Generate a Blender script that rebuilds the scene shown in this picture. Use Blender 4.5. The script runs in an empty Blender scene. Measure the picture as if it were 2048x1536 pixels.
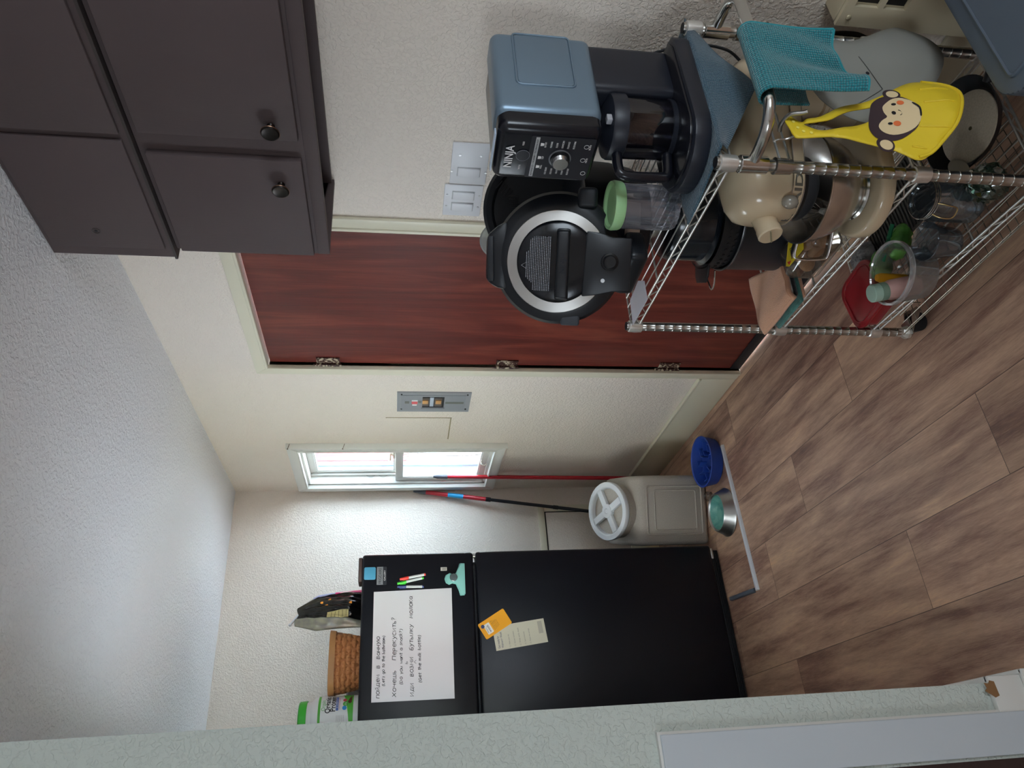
import bpy, bmesh, math, random
from mathutils import Vector, Matrix, Euler
random.seed(7)
S = bpy.context.scene
COL = S.collection
PI = math.pi
# ------------------------------------------------------------------ camera
cd = bpy.data.cameras.new('camera'); cam = bpy.data.objects.new('camera', cd); COL.objects.link(cam)
cd.sensor_fit = 'HORIZONTAL'; cd.sensor_width = 36.0; cd.lens = 36.0 * 1463.2 / 2048.0
cd.clip_start = 0.02; cd.clip_end = 60
def cam_axes(yaw, pit, rol):
    fw = Vector((math.sin(yaw), math.cos(yaw), 0)); rt = Vector((math.cos(yaw), -math.sin(yaw), 0)); dn = Vector((0, 0, -1))
    f2 = fw * math.cos(pit) + dn * math.sin(pit); d2 = dn * math.cos(pit) - fw * math.sin(pit)
    r3 = rt * math.cos(rol) + d2 * math.sin(rol); d3 = d2 * math.cos(rol) - rt * math.sin(rol)
    return r3, d3, f2
_r, _d, _f = cam_axes(0.5200564, 0.15552795, -0.00999774)
cam.matrix_world = Matrix(((_d.x, _r.x, -_f.x, 0), (_d.y, _r.y, -_f.y, 0), (_d.z, _r.z, -_f.z, 1.54), (0, 0, 0, 1)))
S.camera = cam
# ------------------------------------------------------------------ colour management, world, daylight
S.view_settings.view_transform = 'Standard'
S.view_settings.look = 'None'
S.view_settings.gamma = 1.0
S.view_settings.use_curve_mapping = False
S.view_settings.exposure = 0.85
S.cycles.use_denoising = True
S.cycles.max_bounces = 10
S.cycles.diffuse_bounces = 6
S.cycles.glossy_bounces = 4
S.cycles.transmission_bounces = 10
S.cycles.transparent_max_bounces = 16
S.cycles.caustics_reflective = False
S.cycles.caustics_refractive = False
S.cycles.sample_clamp_indirect = 6.0
W = bpy.data.worlds.new('sky'); S.world = W; W.use_nodes = True
_bg = W.node_tree.nodes['Background']
_bg.inputs['Color'].default_value = (0.78, 0.89, 1.0, 1)
_bg.inputs['Strength'].default_value = 7.0
def area_light(name, loc, rot, sx, sy, power, color, portal=False):
    l = bpy.data.lights.new(name, 'AREA'); l.shape = 'RECTANGLE'; l.size = sx; l.size_y = sy; l.energy = power; l.color = color
    l.cycles.is_portal = portal
    o = bpy.data.objects.new(name, l); o.location = loc; o.rotation_euler = rot; COL.objects.link(o); return o
# daylight entering by the small side window and by the big window behind the camera (sky portals just outside the panes)
area_light('side_window_sky_portal', (1.76, 3.74, 1.53), (0, PI / 2, 0), 1.2, 0.7, 1, (1, 1, 1), portal=True)
area_light('rear_window_sky_portal', (0.8, -1.72, 1.55), (PI / 2, 0, 0), 1.2, 1.1, 1, (1, 1, 1), portal=True)
area_light('left_window_sky_portal', (-2.75, -0.2, 1.5), (0, -PI / 2, 0), 1.0, 1.0, 1, (1, 1, 1), portal=True)
_sun = bpy.data.lights.new('sun', 'SUN'); _sun.energy = 260; _sun.angle = 0.02; _sun.color = (1.0, 0.96, 0.9)
_so = bpy.data.objects.new('sun', _sun); _so.rotation_euler = Vector((0.02, -0.55, -0.83)).to_track_quat('-Z', 'Y').to_euler(); _so.location = (0, 8, 8); COL.objects.link(_so)
area_light('hall_window_sky_portal', (-0.05, 2.59, 1.49), (0, -PI / 2, 0), 0.86, 0.66, 1, (1, 1, 1), portal=True)
# ------------------------------------------------------------------ materials
MATS = {}
def srgb(c):
    if isinstance(c, str):
        c = [int(c[i:i + 2], 16) / 255 for i in (0, 2, 4)]
    return tuple(((x / 12.92) if x <= 0.04045 else ((x + 0.055) / 1.055) ** 2.4) for x in c) + (1.0,)
def mat(name, col, rough=0.5, metal=0.0, col2=None, nscale=20, nstretch=(1, 1, 1), bump=0.0, bscale=200, bstretch=(1, 1, 1),
        trans=0.0, ior=1.45, alpha=1.0, spec=0.5, coat=0.0, lo=0.35, hi=0.65, emit=0.0, detail=4, sheen=0.0):
    if name in MATS: return MATS[name]
    m = bpy.data.materials.new(name); m.use_nodes = True; MATS[name] = m
    nt = m.node_tree; b = nt.nodes['Principled BSDF']
    b.inputs['Base Color'].default_value = srgb(col)
    b.inputs['Roughness'].default_value = rough; b.inputs['Metallic'].default_value = metal
    b.inputs['Transmission Weight'].default_value = trans; b.inputs['IOR'].default_value = ior
    b.inputs['Alpha'].default_value = alpha; b.inputs['Specular IOR Level'].default_value = spec
    b.inputs['Coat Weight'].default_value = coat; b.inputs['Coat Roughness'].default_value = 0.12
    b.inputs['Sheen Weight'].default_value = sheen
    tc = nt.nodes.new('ShaderNodeTexCoord')
    if col2 is not None:
        mp = nt.nodes.new('ShaderNodeMapping'); mp.inputs['Scale'].default_value = nstretch
        nt.links.new(tc.outputs['Object'], mp.inputs['Vector'])
        n = nt.nodes.new('ShaderNodeTexNoise'); n.inputs['Scale'].default_value = nscale; n.inputs['Detail'].default_value = detail
        nt.links.new(mp.outputs['Vector'], n.inputs['Vector'])
        r = nt.nodes.new('ShaderNodeValToRGB'); r.color_ramp.elements[0].position = lo; r.color_ramp.elements[1].position = hi
        r.color_ramp.elements[0].color = srgb(col); r.color_ramp.elements[1].color = srgb(col2)
        nt.links.new(n.outputs['Fac'], r.inputs['Fac']); nt.links.new(r.outputs['Color'], b.inputs['Base Color'])
    if bump:
        mp2 = nt.nodes.new('ShaderNodeMapping'); mp2.inputs['Scale'].default_value = bstretch
        nt.links.new(tc.outputs['Object'], mp2.inputs['Vector'])
        n2 = nt.nodes.new('ShaderNodeTexNoise'); n2.inputs['Scale'].default_value = bscale; n2.inputs['Detail'].default_value = 3
        nt.links.new(mp2.outputs['Vector'], n2.inputs['Vector'])
        bp = nt.nodes.new('ShaderNodeBump'); bp.inputs['Strength'].default_value = 1.0; bp.inputs['Distance'].default_value = bump
        nt.links.new(n2.outputs['Fac'], bp.inputs['Height']); nt.links.new(bp.outputs['Normal'], b.inputs['Normal'])
    return m
def texture_wall(name, col, scale=75, dist=0.0022):
    m = mat(name, col, rough=0.62, spec=0.35)
    nt = m.node_tree; b = nt.nodes['Principled BSDF']; tc = nt.nodes['Texture Coordinate']
    n = nt.nodes.new('ShaderNodeTexNoise'); n.inputs['Scale'].default_value = scale; n.inputs['Detail'].default_value = 2.5; n.inputs['Distortion'].default_value = 0.6
    nt.links.new(tc.outputs['Object'], n.inputs['Vector'])
    r = nt.nodes.new('ShaderNodeValToRGB'); r.color_ramp.interpolation = 'EASE'
    r.color_ramp.elements[0].position = 0.42; r.color_ramp.elements[1].position = 0.62
    nt.links.new(n.outputs['Fac'], r.inputs['Fac'])
    n2 = nt.nodes.new('ShaderNodeTexNoise'); n2.inputs['Scale'].default_value = scale * 2.7; n2.inputs['Detail'].default_value = 2
    nt.links.new(tc.outputs['Object'], n2.inputs['Vector'])
    ad = nt.nodes.new('ShaderNodeMath'); ad.operation = 'MULTIPLY_ADD'; ad.inputs[1].default_value = 0.35
    nt.links.new(n2.outputs['Fac'], ad.inputs[0]); nt.links.new(r.outputs['Color'], ad.inputs[2])
    bp = nt.nodes.new('ShaderNodeBump'); bp.inputs['Strength'].default_value = 1.0; bp.inputs['Distance'].default_value = dist
    nt.links.new(ad.outputs[0], bp.inputs['Height']); nt.links.new(bp.outputs['Normal'], b.inputs['Normal'])
    return m
def pane_mat(name, tint='ffffff', refl=0.06, rough=0.0, opac=0.0, body='ffffff'):
    """thin clear sheet: see-through, with a weak mirror reflection and an optional milky body"""
    m = bpy.data.materials.new(name); m.use_nodes = True; MATS[name] = m; nt = m.node_tree
    for n in list(nt.nodes): nt.nodes.remove(n)
    out = nt.nodes.new('ShaderNodeOutputMaterial'); tr = nt.nodes.new('ShaderNodeBsdfTransparent'); tr.inputs[0].default_value = srgb(tint)
    gl = nt.nodes.new('ShaderNodeBsdfGlossy'); gl.inputs['Roughness'].default_value = rough
    fr = nt.nodes.new('ShaderNodeLayerWeight'); fr.inputs['Blend'].default_value = 0.25
    mr = nt.nodes.new('ShaderNodeMapRange'); mr.inputs['To Min'].default_value = refl; mr.inputs['To Max'].default_value = min(1.0, refl * 6); nt.links.new(fr.outputs['Fresnel'], mr.inputs['Value'])
    mx = nt.nodes.new('ShaderNodeMixShader'); nt.links.new(mr.outputs[0], mx.inputs[0]); nt.links.new(tr.outputs[0], mx.inputs[1]); nt.links.new(gl.outputs[0], mx.inputs[2])
    last = mx
    if opac > 0:
        df = nt.nodes.new('ShaderNodeBsdfDiffuse'); df.inputs[0].default_value = srgb(body)
        m2 = nt.nodes.new('ShaderNodeMixShader'); m2.inputs[0].default_value = opac
        nt.links.new(mx.outputs[0], m2.inputs[1]); nt.links.new(df.outputs[0], m2.inputs[2]); last = m2
    nt.links.new(last.outputs[0], out.inputs[0]); return m
M_WALL = texture_wall('cream_orange_peel_plaster', 'e8ddd0', 105, 0.0013)
M_CEIL = texture_wall('ceiling_texture', 'e4e3e4', 75, 0.0016)
M_PART = texture_wall('partition_plaster', 'c6cec6', 85, 0.0013)
M_TRIM = mat('cream_trim_paint', 'd9d3bc', rough=0.38)
M_WTRIM = mat('white_trim_paint', 'dcdcd6', rough=0.35)
M_GREYTRIM = mat('pale_grey_trim_paint', 'c3cbd0', rough=0.45)
M_STEEL = mat('chrome_plated_steel', 'c8c8c4', rough=0.16, metal=1.0)
M_BRUSH = mat('brushed_steel', 'b4b2ae', rough=0.32, metal=1.0, bump=0.0002, bscale=60, bstretch=(1, 1, 12))
M_BLACK = mat('black_plastic', '0d0e11', rough=0.36)
M_BLACKM = mat('matt_black_plastic', '131418', rough=0.55)
M_DARKNAVY = mat('dark_navy_plastic', '14171f', rough=0.3)
M_INK = mat('black_ink', '0b0b10', rough=0.5)
M_WHITEINK = mat('white_print', 'e8e8e8', rough=0.5)
M_WHITEP = mat('white_plastic', 'd9dde0', rough=0.35)
M_PLATE = mat('switch_plate_plastic', 'd6d6d8', rough=0.4)
def floor_mat():
    m = mat('brown_wood_plank_floor', '6a4c3a', rough=0.38, spec=0.45)
    nt = m.node_tree; b = nt.nodes['Principled BSDF']; tc = nt.nodes['Texture Coordinate']; N = nt.nodes; L = nt.links
    def mth(op, a, c=None, d=None):
        n = N.new('ShaderNodeMath'); n.operation = op
        for i, v in enumerate((a, c, d)):
            if v is None: continue
            if isinstance(v, (int, float)): n.inputs[i].default_value = v
            else: L.new(v, n.inputs[i])
        return n.outputs[0]
    sp = N.new('ShaderNodeSeparateXYZ'); L.new(tc.outputs['Object'], sp.inputs[0])
    xr = mth('DIVIDE', mth('SUBTRACT', sp.outputs['X'], 0.155), 0.236); row = mth('FLOOR', xr); fx = mth('FRACT', xr)
    ramp = N.new('ShaderNodeValToRGB'); ramp.color_ramp.interpolation = 'CONSTANT'; e = ramp.color_ramp.elements
    offs = [0.205, 0.67, 0.23, 1.165, 0.715, 0.27]
    e[0].position = 0; e[0].color = (offs[0] / 1.3,) * 3 + (1,); e[1].position = 0.05; e[1].color = (offs[1] / 1.3,) * 3 + (1,)
    for i in range(2, 6):
        q = e.new(i * 0.1 - 0.05); q.color = (offs[i] / 1.3,) * 3 + (1,)
    L.new(mth('PINGPONG', mth('MULTIPLY', row, 0.1), 0.5), ramp.inputs['Fac'])
    ur = mth('SUBTRACT', mth('DIVIDE', sp.outputs['Y'], 1.3), ramp.outputs['Color']); col_ = mth('FLOOR', ur); fy = mth('FRACT', ur)
    cb = N.new('ShaderNodeCombineXYZ'); L.new(row, cb.inputs[0]); L.new(col_, cb.inputs[1])
    wn_ = N.new('ShaderNodeTexWhiteNoise'); wn_.noise_dimensions = '2D'; L.new(cb.outputs[0], wn_.inputs['Vector'])
    dx = mth('MULTIPLY', mth('SUBTRACT', 0.5, mth('ABSOLUTE', mth('SUBTRACT', fx, 0.5))), 0.236)
    dy = mth('MULTIPLY', mth('SUBTRACT', 0.5, mth('ABSOLUTE', mth('SUBTRACT', fy, 0.5))), 1.3)
    seam = mth('LESS_THAN', mth('MINIMUM', dx, dy), 0.0011)
    vm = N.new('ShaderNodeVectorMath'); vm.operation = 'MULTIPLY_ADD'; vm.inputs[1].default_value = (7.3, 9.1, 3.7); L.new(wn_.outputs['Color'], vm.inputs[0]); L.new(tc.outputs['Object'], vm.inputs[2])
    def noise(scale, sc, det, dist=0.0, rough=0.5):
        mp = N.new('ShaderNodeMapping'); mp.inputs['Scale'].default_value = sc; L.new(vm.outputs[0], mp.inputs['Vector'])
        n = N.new('ShaderNodeTexNoise'); n.inputs['Scale'].default_value = scale; n.inputs['Detail'].default_value = det; n.inputs['Distortion'].default_value = dist; n.inputs['Roughness'].default_value = rough
        L.new(mp.outputs[0], n.inputs['Vector']); return n.outputs['Fac']
    broad = noise(1.0, (10, 1.6, 1), 3, 0.5); mid = noise(1.0, (45, 4.5, 1), 5, 0.4, 0.65); fine = noise(1.0, (420, 26, 1), 3, 0.0, 0.7)
    f = mth('ADD', mth('MULTIPLY', broad, 0.55), mth('ADD', mth('MULTIPLY', mid, 0.33), mth('MULTIPLY', fine, 0.20)))
    r = N.new('ShaderNodeValToRGB'); e = r.color_ramp.elements
    e[0].position = 0.36; e[0].color = srgb('5d4238'); e[1].position = 0.70; e[1].color = srgb('d3ab88')
    for p_, c_ in ((0.46, '866455'), (0.54, 'a68570'), (0.62, 'bd9a81')):
        q = e.new(p_); q.color = srgb(c_)
    L.new(f, r.inputs['Fac'])
    hv = N.new('ShaderNodeHueSaturation'); L.new(r.outputs['Color'], hv.inputs['Color'])
    mv = N.new('ShaderNodeMapRange'); mv.inputs['To Min'].default_value = 0.86; mv.inputs['To Max'].default_value = 1.12; L.new(wn_.outputs['Value'], mv.inputs['Value']); L.new(mv.outputs[0], hv.inputs['Value'])
    mo = N.new('ShaderNodeMix'); mo.data_type = 'RGBA'; mo.inputs[7].default_value = srgb('3b2b24')
    L.new(mth('MULTIPLY', seam, 0.85), mo.inputs[0]); L.new(hv.outputs[0], mo.inputs[6]); L.new(mo.outputs[2], b.inputs['Base Color'])
    bp = N.new('ShaderNodeBump'); bp.inputs['Distance'].default_value = 0.0004; L.new(fine, bp.inputs['Height']); L.new(bp.outputs[0], b.inputs['Normal'])
    mr = N.new('ShaderNodeMapRange'); mr.inputs['To Min'].default_value = 0.34; mr.inputs['To Max'].default_value = 0.52; L.new(mid, mr.inputs['Value']); L.new(mr.outputs[0], b.inputs['Roughness'])
    return m
M_FLOOR = floor_mat()
def door_mat():
    m = mat('red_mahogany_door', '4b1c17', rough=0.36, spec=0.5)
    nt = m.node_tree; b = nt.nodes['Principled BSDF']; tc = nt.nodes['Texture Coordinate']; N = nt.nodes; L = nt.links
    m2 = N.new('ShaderNodeMapping'); m2.inputs['Scale'].default_value = (1, 5, 0.55); L.new(tc.outputs['Object'], m2.inputs['Vector'])
    n1 = N.new('ShaderNodeTexNoise'); n1.inputs['Scale'].default_value = 2.4; n1.inputs['Detail'].default_value = 6; n1.inputs['Distortion'].default_value = 1.5; L.new(m2.outputs[0], n1.inputs['Vector'])
    m3 = N.new('ShaderNodeMapping'); m3.inputs['Scale'].default_value = (1, 60, 2.2); L.new(tc.outputs['Object'], m3.inputs['Vector'])
    n2 = N.new('ShaderNodeTexNoise'); n2.inputs['Scale'].default_value = 2.5; n2.inputs['Detail'].default_value = 4; L.new(m3.outputs[0], n2.inputs['Vector'])
    mix = N.new('ShaderNodeMath'); mix.operation = 'MULTIPLY_ADD'; mix.inputs[1].default_value = 0.35; L.new(n2.outputs['Fac'], mix.inputs[0])
    sub = N.new('ShaderNodeMath'); sub.operation = 'SUBTRACT'; sub.inputs[1].default_value = 0.17; L.new(n1.outputs['Fac'], sub.inputs[0]); L.new(sub.outputs[0], mix.inputs[2])
    r = N.new('ShaderNodeValToRGB'); e = r.color_ramp.elements
    e[0].position = 0.26; e[0].color = srgb('50221d'); e[1].position = 0.78; e[1].color = srgb('814030'); q = e.new(0.5); q.color = srgb('642b23')
    L.new(mix.outputs[0], r.inputs['Fac']); L.new(r.outputs[0], b.inputs['Base Color'])
    bp = N.new('ShaderNodeBump'); bp.inputs['Distance'].default_value = 0.0004; L.new(n2.outputs['Fac'], bp.inputs['Height']); L.new(bp.outputs[0], b.inputs['Normal'])
    return m
M_DOOR = door_mat()
# ------------------------------------------------------------------ mesh helpers
class MB:
    """collects shapes, then links them as one mesh object"""
    def __init__(s): s.bm = bmesh.new()
    def _xf(s, vs, mtx):
        if mtx is not None: bmesh.ops.transform(s.bm, matrix=mtx, verts=vs)
    def box(s, c, size, bevel=0.0, seg=2, mtx=None, taper=None):
        r = bmesh.ops.create_cube(s.bm, size=1.0); vs = r['verts']
        for v in vs:
            tx = ty = 1.0
            if taper and v.co.z > 0: tx, ty = taper
            v.co = Vector((v.co.x * size[0] * tx, v.co.y * size[1] * ty, v.co.z * size[2]))
        if bevel > 0:
            es = list({e for v in vs for e in v.link_edges})
            rb = bmesh.ops.bevel(s.bm, geom=es, offset=bevel, segments=seg, affect='EDGES', profile=0.5)
            vs = list({v for f in rb['faces'] for v in f.verts} | {v for v in vs if v.is_valid})
        m = Matrix.Translation(Vector(c))
        if mtx is not None: m = mtx @ m
        s._xf(vs, m); return vs
    def b2(s, lo, hi, bevel=0.0, seg=2, mtx=None):
        lo = Vector(lo); hi = Vector(hi)
        return s.box((lo + hi) / 2, [abs(hi[i] - lo[i]) for i in range(3)], bevel, seg, mtx)
    def tube(s, path, r, seg=8, closed=False, caps=True):
        P = [Vector(p) for p in path]; n = len(P); rr = r if isinstance(r, (list, tuple)) else [r] * n
        rings = []; up = None
        for i in range(n):
            a = P[i - 1] if (i > 0 or closed) else P[i]; b = P[(i + 1) % n] if (i < n - 1 or closed) else P[i]
            t = (b - a)
            if t.length < 1e-9: t = Vector((0, 0, 1))
            t.normalize()
            if up is None:
                up = Vector((0, 0, 1)) if abs(t.z) < 0.9 else Vector((1, 0, 0))
            x = up - t * up.dot(t)
            if x.length < 1e-6: x = t.orthogonal()
            x.normalize(); up = x; y = t.cross(x)
            rings.append([s.bm.verts.new(P[i] + (x * math.cos(2 * PI * k / seg) + y * math.sin(2 * PI * k / seg)) * rr[i]) for k in range(seg)])
        for i in range(n if closed else n - 1):
            A = rings[i]; B = rings[(i + 1) % n]
            if closed and i == n - 1:   # best alignment of last to first ring
                k0 = min(range(seg), key=lambda k: (A[0].co - B[k].co).length); B = B[k0:] + B[:k0]
            for k in range(seg):
                s.bm.faces.new((A[k], A[(k + 1) % seg], B[(k + 1) % seg], B[k]))
        if caps and not closed:
            s.bm.faces.new(rings[0][::-1]); s.bm.faces.new(rings[-1])
        return [v for r_ in rings for v in r_]
    def cyl(s, p0, p1, r0, r1=None, seg=24):
        return s.tube([p0, p1], [r0, r0 if r1 is None else r1], seg)
    def lathe(s, prof, seg=40, mtx=None, caps=True, arc=None, sx=1.0, sy=1.0, power=None):
        """profile of (radius, z); sx/sy squash; power for a rounded-square outline"""
        rings = []; vs = []
        full = arc is None; a0, a1 = (0, 2 * PI) if full else arc; n = seg if full else seg + 1
        for (r, z) in prof:
            ring = []
            for k in range(n):
                a = a0 + (a1 - a0) * k / seg; cx, cy = math.cos(a), math.sin(a)
                if power:
                    q = (abs(cx) ** power + abs(cy) ** power) ** (-1.0 / power); cx *= q; cy *= q
                v = s.bm.verts.new((r * cx * sx, r * cy * sy, z)); ring.append(v); vs.append(v)
            rings.append(ring)
        for A, B in zip(rings, rings[1:]):
            for k in range(seg if full else seg):
                s.bm.faces.new((A[k], A[(k + 1) % n], B[(k + 1) % n], B[k]))
        if caps and full:
            if prof[0][0] > 1e-5: s.bm.faces.new(rings[0][::-1])
            if prof[-1][0] > 1e-5: s.bm.faces.new(rings[-1])
        s._xf(vs, mtx); return vs
    def prism(s, poly, h, mtx=None, z0=0.0, bevel=0.0):
        """2D polygon extruded along local z"""
        vs = [s.bm.verts.new((x, y, z0)) for x, y in poly]; f = s.bm.faces.new(vs)
        ex = bmesh.ops.extrude_face_region(s.bm, geom=[f]); nv = [g for g in ex['geom'] if isinstance(g, bmesh.types.BMVert)]
        for v in nv: v.co.z += h
        allv = vs + nv
        if bevel > 0:
            es = list({e for v in allv for e in v.link_edges})
            rb = bmesh.ops.bevel(s.bm, geom=es, offset=bevel, segments=2, affect='EDGES', profile=0.5)
            allv = list({v for f_ in rb['faces'] for v in f_.verts} | {v for v in allv if v.is_valid})
        s._xf(allv, mtx); return allv
    def grid(s, fn, nu, nv, thick=0.0):
        V = [[s.bm.verts.new(fn(i / nu, j / nv)) for j in range(nv + 1)] for i in range(nu + 1)]
        for i in range(nu):
            for j in range(nv): s.bm.faces.new((V[i][j], V[i + 1][j], V[i + 1][j + 1], V[i][j + 1]))
        return V
    def sphere(s, c, r, seg=20, mtx=None, scale=(1, 1, 1)):
        q = bmesh.ops.create_uvsphere(s.bm, u_segments=seg, v_segments=max(8, seg // 2), radius=r)['verts']
        for v in q: v.co = Vector((v.co.x * scale[0], v.co.y * scale[1], v.co.z * scale[2])) + Vector(c)
        s._xf(q, mtx); return q
    def build(s, name, m, parent=None, smooth=35, loc=None, mtx=None, solid=0.0, sub=0, label=None, local=False):
        bmesh.ops.remove_doubles(s.bm, verts=s.bm.verts, dist=1e-6)
        bmesh.ops.recalc_face_normals(s.bm, faces=s.bm.faces)
        me = bpy.data.meshes.new(name); s.bm.to_mesh(me); s.bm.free()
        me.materials.append(m)
        if smooth:
            me.polygons.foreach_set('use_smooth', [True] * len(me.polygons)); me.set_sharp_from_angle(angle=math.radians(smooth))
        o = bpy.data.objects.new(name, me); COL.objects.link(o)
        if parent is not None: o.parent = parent
        if mtx is not None: o.matrix_local = mtx
        elif loc is not None: o.location = loc
        if solid:
            md = o.modifiers.new('thickness', 'SOLIDIFY'); md.thickness = solid; md.offset = 0
        if sub:
            md = o.modifiers.new('smoothing', 'SUBSURF'); md.levels = sub; md.render_levels = sub
        if label: o['label'] = label
        return o
def thing(name, label, cat, loc=(0, 0, 0), rz=0.0, group=None, mtx=None):
    o = bpy.data.objects.new(name, None); COL.objects.link(o); o.empty_display_size = 0.05
    if mtx is not None: o.matrix_world = mtx
    else: o.location = loc; o.rotation_euler = (0, 0, rz)
    o['label'] = label; o['category'] = cat
    if group: o['group'] = group
    return o
def tag(o, label, cat, group=None, kind=None):
    o['label'] = label; o['category'] = cat
    if group: o['group'] = group
    if kind: o['kind'] = kind
    return o
def struct(o, label=None):
    o['kind'] = 'structure'
    if label: o['label'] = label
    return o
def text_mesh(name, body, size, m, parent, mtx, extrude=0.0002, align='LEFT', shear=0.0, offset=0.0, spacing=1.0, sx=1.0, line=1.0):
    cu = bpy.data.curves.new(name, 'FONT'); cu.body = body; cu.size = size; cu.extrude = extrude; cu.align_x = align; cu.align_y = 'CENTER'
    cu.shear = shear; cu.offset = offset; cu.space_character = spacing; cu.space_line = line; cu.resolution_u = 3
    t = bpy.data.objects.new('tmp_text', cu); COL.objects.link(t)
    dg = bpy.context.evaluated_depsgraph_get(); dg.update()
    me = bpy.data.meshes.new_from_object(t.evaluated_get(dg)); me.name = name
    bpy.data.objects.remove(t); bpy.data.curves.remove(cu)
    me.materials.clear(); me.materials.append(m)
    if sx != 1.0: me.transform(Matrix.Diagonal((sx, 1, 1, 1)))
    o = bpy.data.objects.new(name, me); COL.objects.link(o); o.parent = parent; o.matrix_local = mtx
    return o
def basis(x, y, z, o=(0, 0, 0)):
    x, y, z, o = Vector(x), Vector(y), Vector(z), Vector(o)
    return Matrix(((x.x, y.x, z.x, o.x), (x.y, y.y, z.y, o.y), (x.z, y.z, z.z, o.z), (0, 0, 0, 1)))
def RX(a): return Matrix.Rotation(a, 4, 'X')
def RY(a): return Matrix.Rotation(a, 4, 'Y')
def RZ(a): return Matrix.Rotation(a, 4, 'Z')
def T(*a): return Matrix.Translation(Vector(a))
def rrect(w, h, r, n=5, cx=0, cy=0):
    pts = []
    for (sx, sy, a0) in ((1, 1, 0), (-1, 1, 90), (-1, -1, 180), (1, -1, 270)):
        for k in range(n + 1):
            a = math.radians(a0 + 90 * k / n); pts.append((cx + sx * (w / 2 - r) + r * math.cos(a), cy + sy * (h / 2 - r) + r * math.sin(a)))
    return pts
def smooth_path(P, n=6, closed=False):
    P = [Vector(p) for p in P]; out = []; N = len(P)
    rng = range(N if closed else N - 1)
    for i in rng:
        p0 = P[(i - 1) % N] if (closed or i > 0) else P[i]; p1 = P[i]; p2 = P[(i + 1) % N]; p3 = P[(i + 2) % N] if (closed or i + 2 < N) else p2
        for k in range(n):
            t = k / n
            out.append(0.5 * ((2 * p1) + (p2 - p0) * t + (2 * p0 - 5 * p1 + 4 * p2 - p3) * t * t + (3 * p1 - p0 - 3 * p2 + p3) * t ** 3))
    if not closed: out.append(P[-1])
    return out
WX, WY, CZ = 1.614, 4.076, 2.44
# ------------------------------------------------------------------ the room shell
LSH = [(-2.6, -1.75), (1.85, -1.75), (1.85, 4.2), (-0.02, 4.2), (-0.02, 1.87), (-2.6, 1.87)]
b = MB(); b.prism(LSH, 0.06, z0=-0.06); struct(b.build('floor', M_FLOOR, smooth=0))
b = MB(); b.prism(LSH, 0.06, z0=CZ); struct(b.build('ceiling', M_CEIL, smooth=0))
b = MB(); b.b2((-0.02, WY, 0), (1.75, WY + 0.12, CZ)); struct(b.build('wall_back', M_WALL, smooth=0))
# right wall: door opening y 1.83-2.675, window opening y 3.53-3.985 z 1.03-2.025
DY0, DY1, DZ = 1.826, 2.678, 2.064
NY0, NY1, NZ0, NZ1 = 3.500, 3.985, 1.030, 2.030
b = MB(); X1 = WX + 0.12
b.b2((WX, -1.75, 0), (X1, DY0, CZ)); b.b2((WX, DY0, DZ), (X1, DY1, CZ)); b.b2((WX, DY1, 0), (X1, NY0, CZ))
b.b2((WX, NY0, 0), (X1, NY1, NZ0)); b.b2((WX, NY0, NZ1), (X1, NY1, CZ)); b.b2((WX, NY1, 0), (X1, WY, CZ))
struct(b.build('wall_right', M_WALL, smooth=0))
# partition at the left of the fridge (its end faces the camera)
PX, PY = 0.165, 1.745
QY0, QY1, QZ0, QZ1 = 2.28, 2.90, 1.08, 1.90      # window in the partition, on the side turned away from the camera
b = MB(); b.b2((-0.02, PY, 0), (PX, QY0, CZ)); b.b2((-0.02, QY1, 0), (PX, WY, CZ)); b.b2((-0.02, QY0, 0), (PX, QY1, QZ0)); b.b2((-0.02, QY0, QZ1), (PX, QY1, CZ)); b.b2((-2.6, PY + 0.02, 2.06), (-0.02, PY + 0.12, CZ)); b.b2((-2.6, PY + 0.02, 0), (-0.95, PY + 0.12, 2.06))
struct(b.build('wall_left', M_PART, smooth=0))
LY0, LY1, LZ0, LZ1 = -0.60, 0.20, 1.05, 1.95
b = MB(); b.b2((-2.72, -1.75, 0), (-2.6, PY + 0.12, LZ0)); b.b2((-2.72, -1.75, LZ1), (-2.6, PY + 0.12, CZ)); b.b2((-2.72, -1.75, LZ0), (-2.6, LY0, LZ1)); b.b2((-2.72, LY1, LZ0), (-2.6, PY + 0.12, LZ1)); struct(b.build('wall_side', M_WALL, smooth=0))
b = MB()
for y in (LY0 + 0.02, LY1 - 0.02): b.box((-2.66, y, 1.5), (0.05, 0.04, 0.9))
for z in (LZ0 + 0.02, LZ1 - 0.02): b.box((-2.66, -0.2, z), (0.05, 0.8, 0.04))
struct(b.build('window_3', M_WTRIM, smooth=0))
# rear wall behind the camera with a big window
RX0, RX1, RZ0, RZ1 = 0.30, 1.30, 1.05, 2.00
b = MB(); y0, y1 = -1.75, -1.63
b.b2((-2.6, y0, 0), (RX0, y1, CZ)); b.b2((RX1, y0, 0), (WX, y1, CZ)); b.b2((RX0, y0, 0), (RX1, y1, RZ0)); b.b2((RX0, y0, RZ1), (RX1, y1, CZ))
struct(b.build('wall_front', M_WALL, smooth=0))
b = MB()
for x in (RX0 + 0.02, RX1 - 0.02): b.box((x, -1.69, (RZ0 + RZ1) / 2), (0.04, 0.05, RZ1 - RZ0))
for z in (RZ0 + 0.02, RZ1 - 0.02): b.box(((RX0 + RX1) / 2, -1.69, z), (RX1 - RX0, 0.05, 0.04))
struct(b.build('window_2', M_WTRIM, smooth=0))
b = MB()
for y in (QY0 + 0.02, (QY0 + QY1) / 2, QY1 - 0.02): b.box((0.06, y, (QZ0 + QZ1) / 2), (0.05, 0.04, QZ1 - QZ0 - 0.08))
for z in (QZ0 + 0.02, QZ1 - 0.02): b.box((0.06, (QY0 + QY1) / 2, z), (0.05, QY1 - QY0, 0.04))
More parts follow.
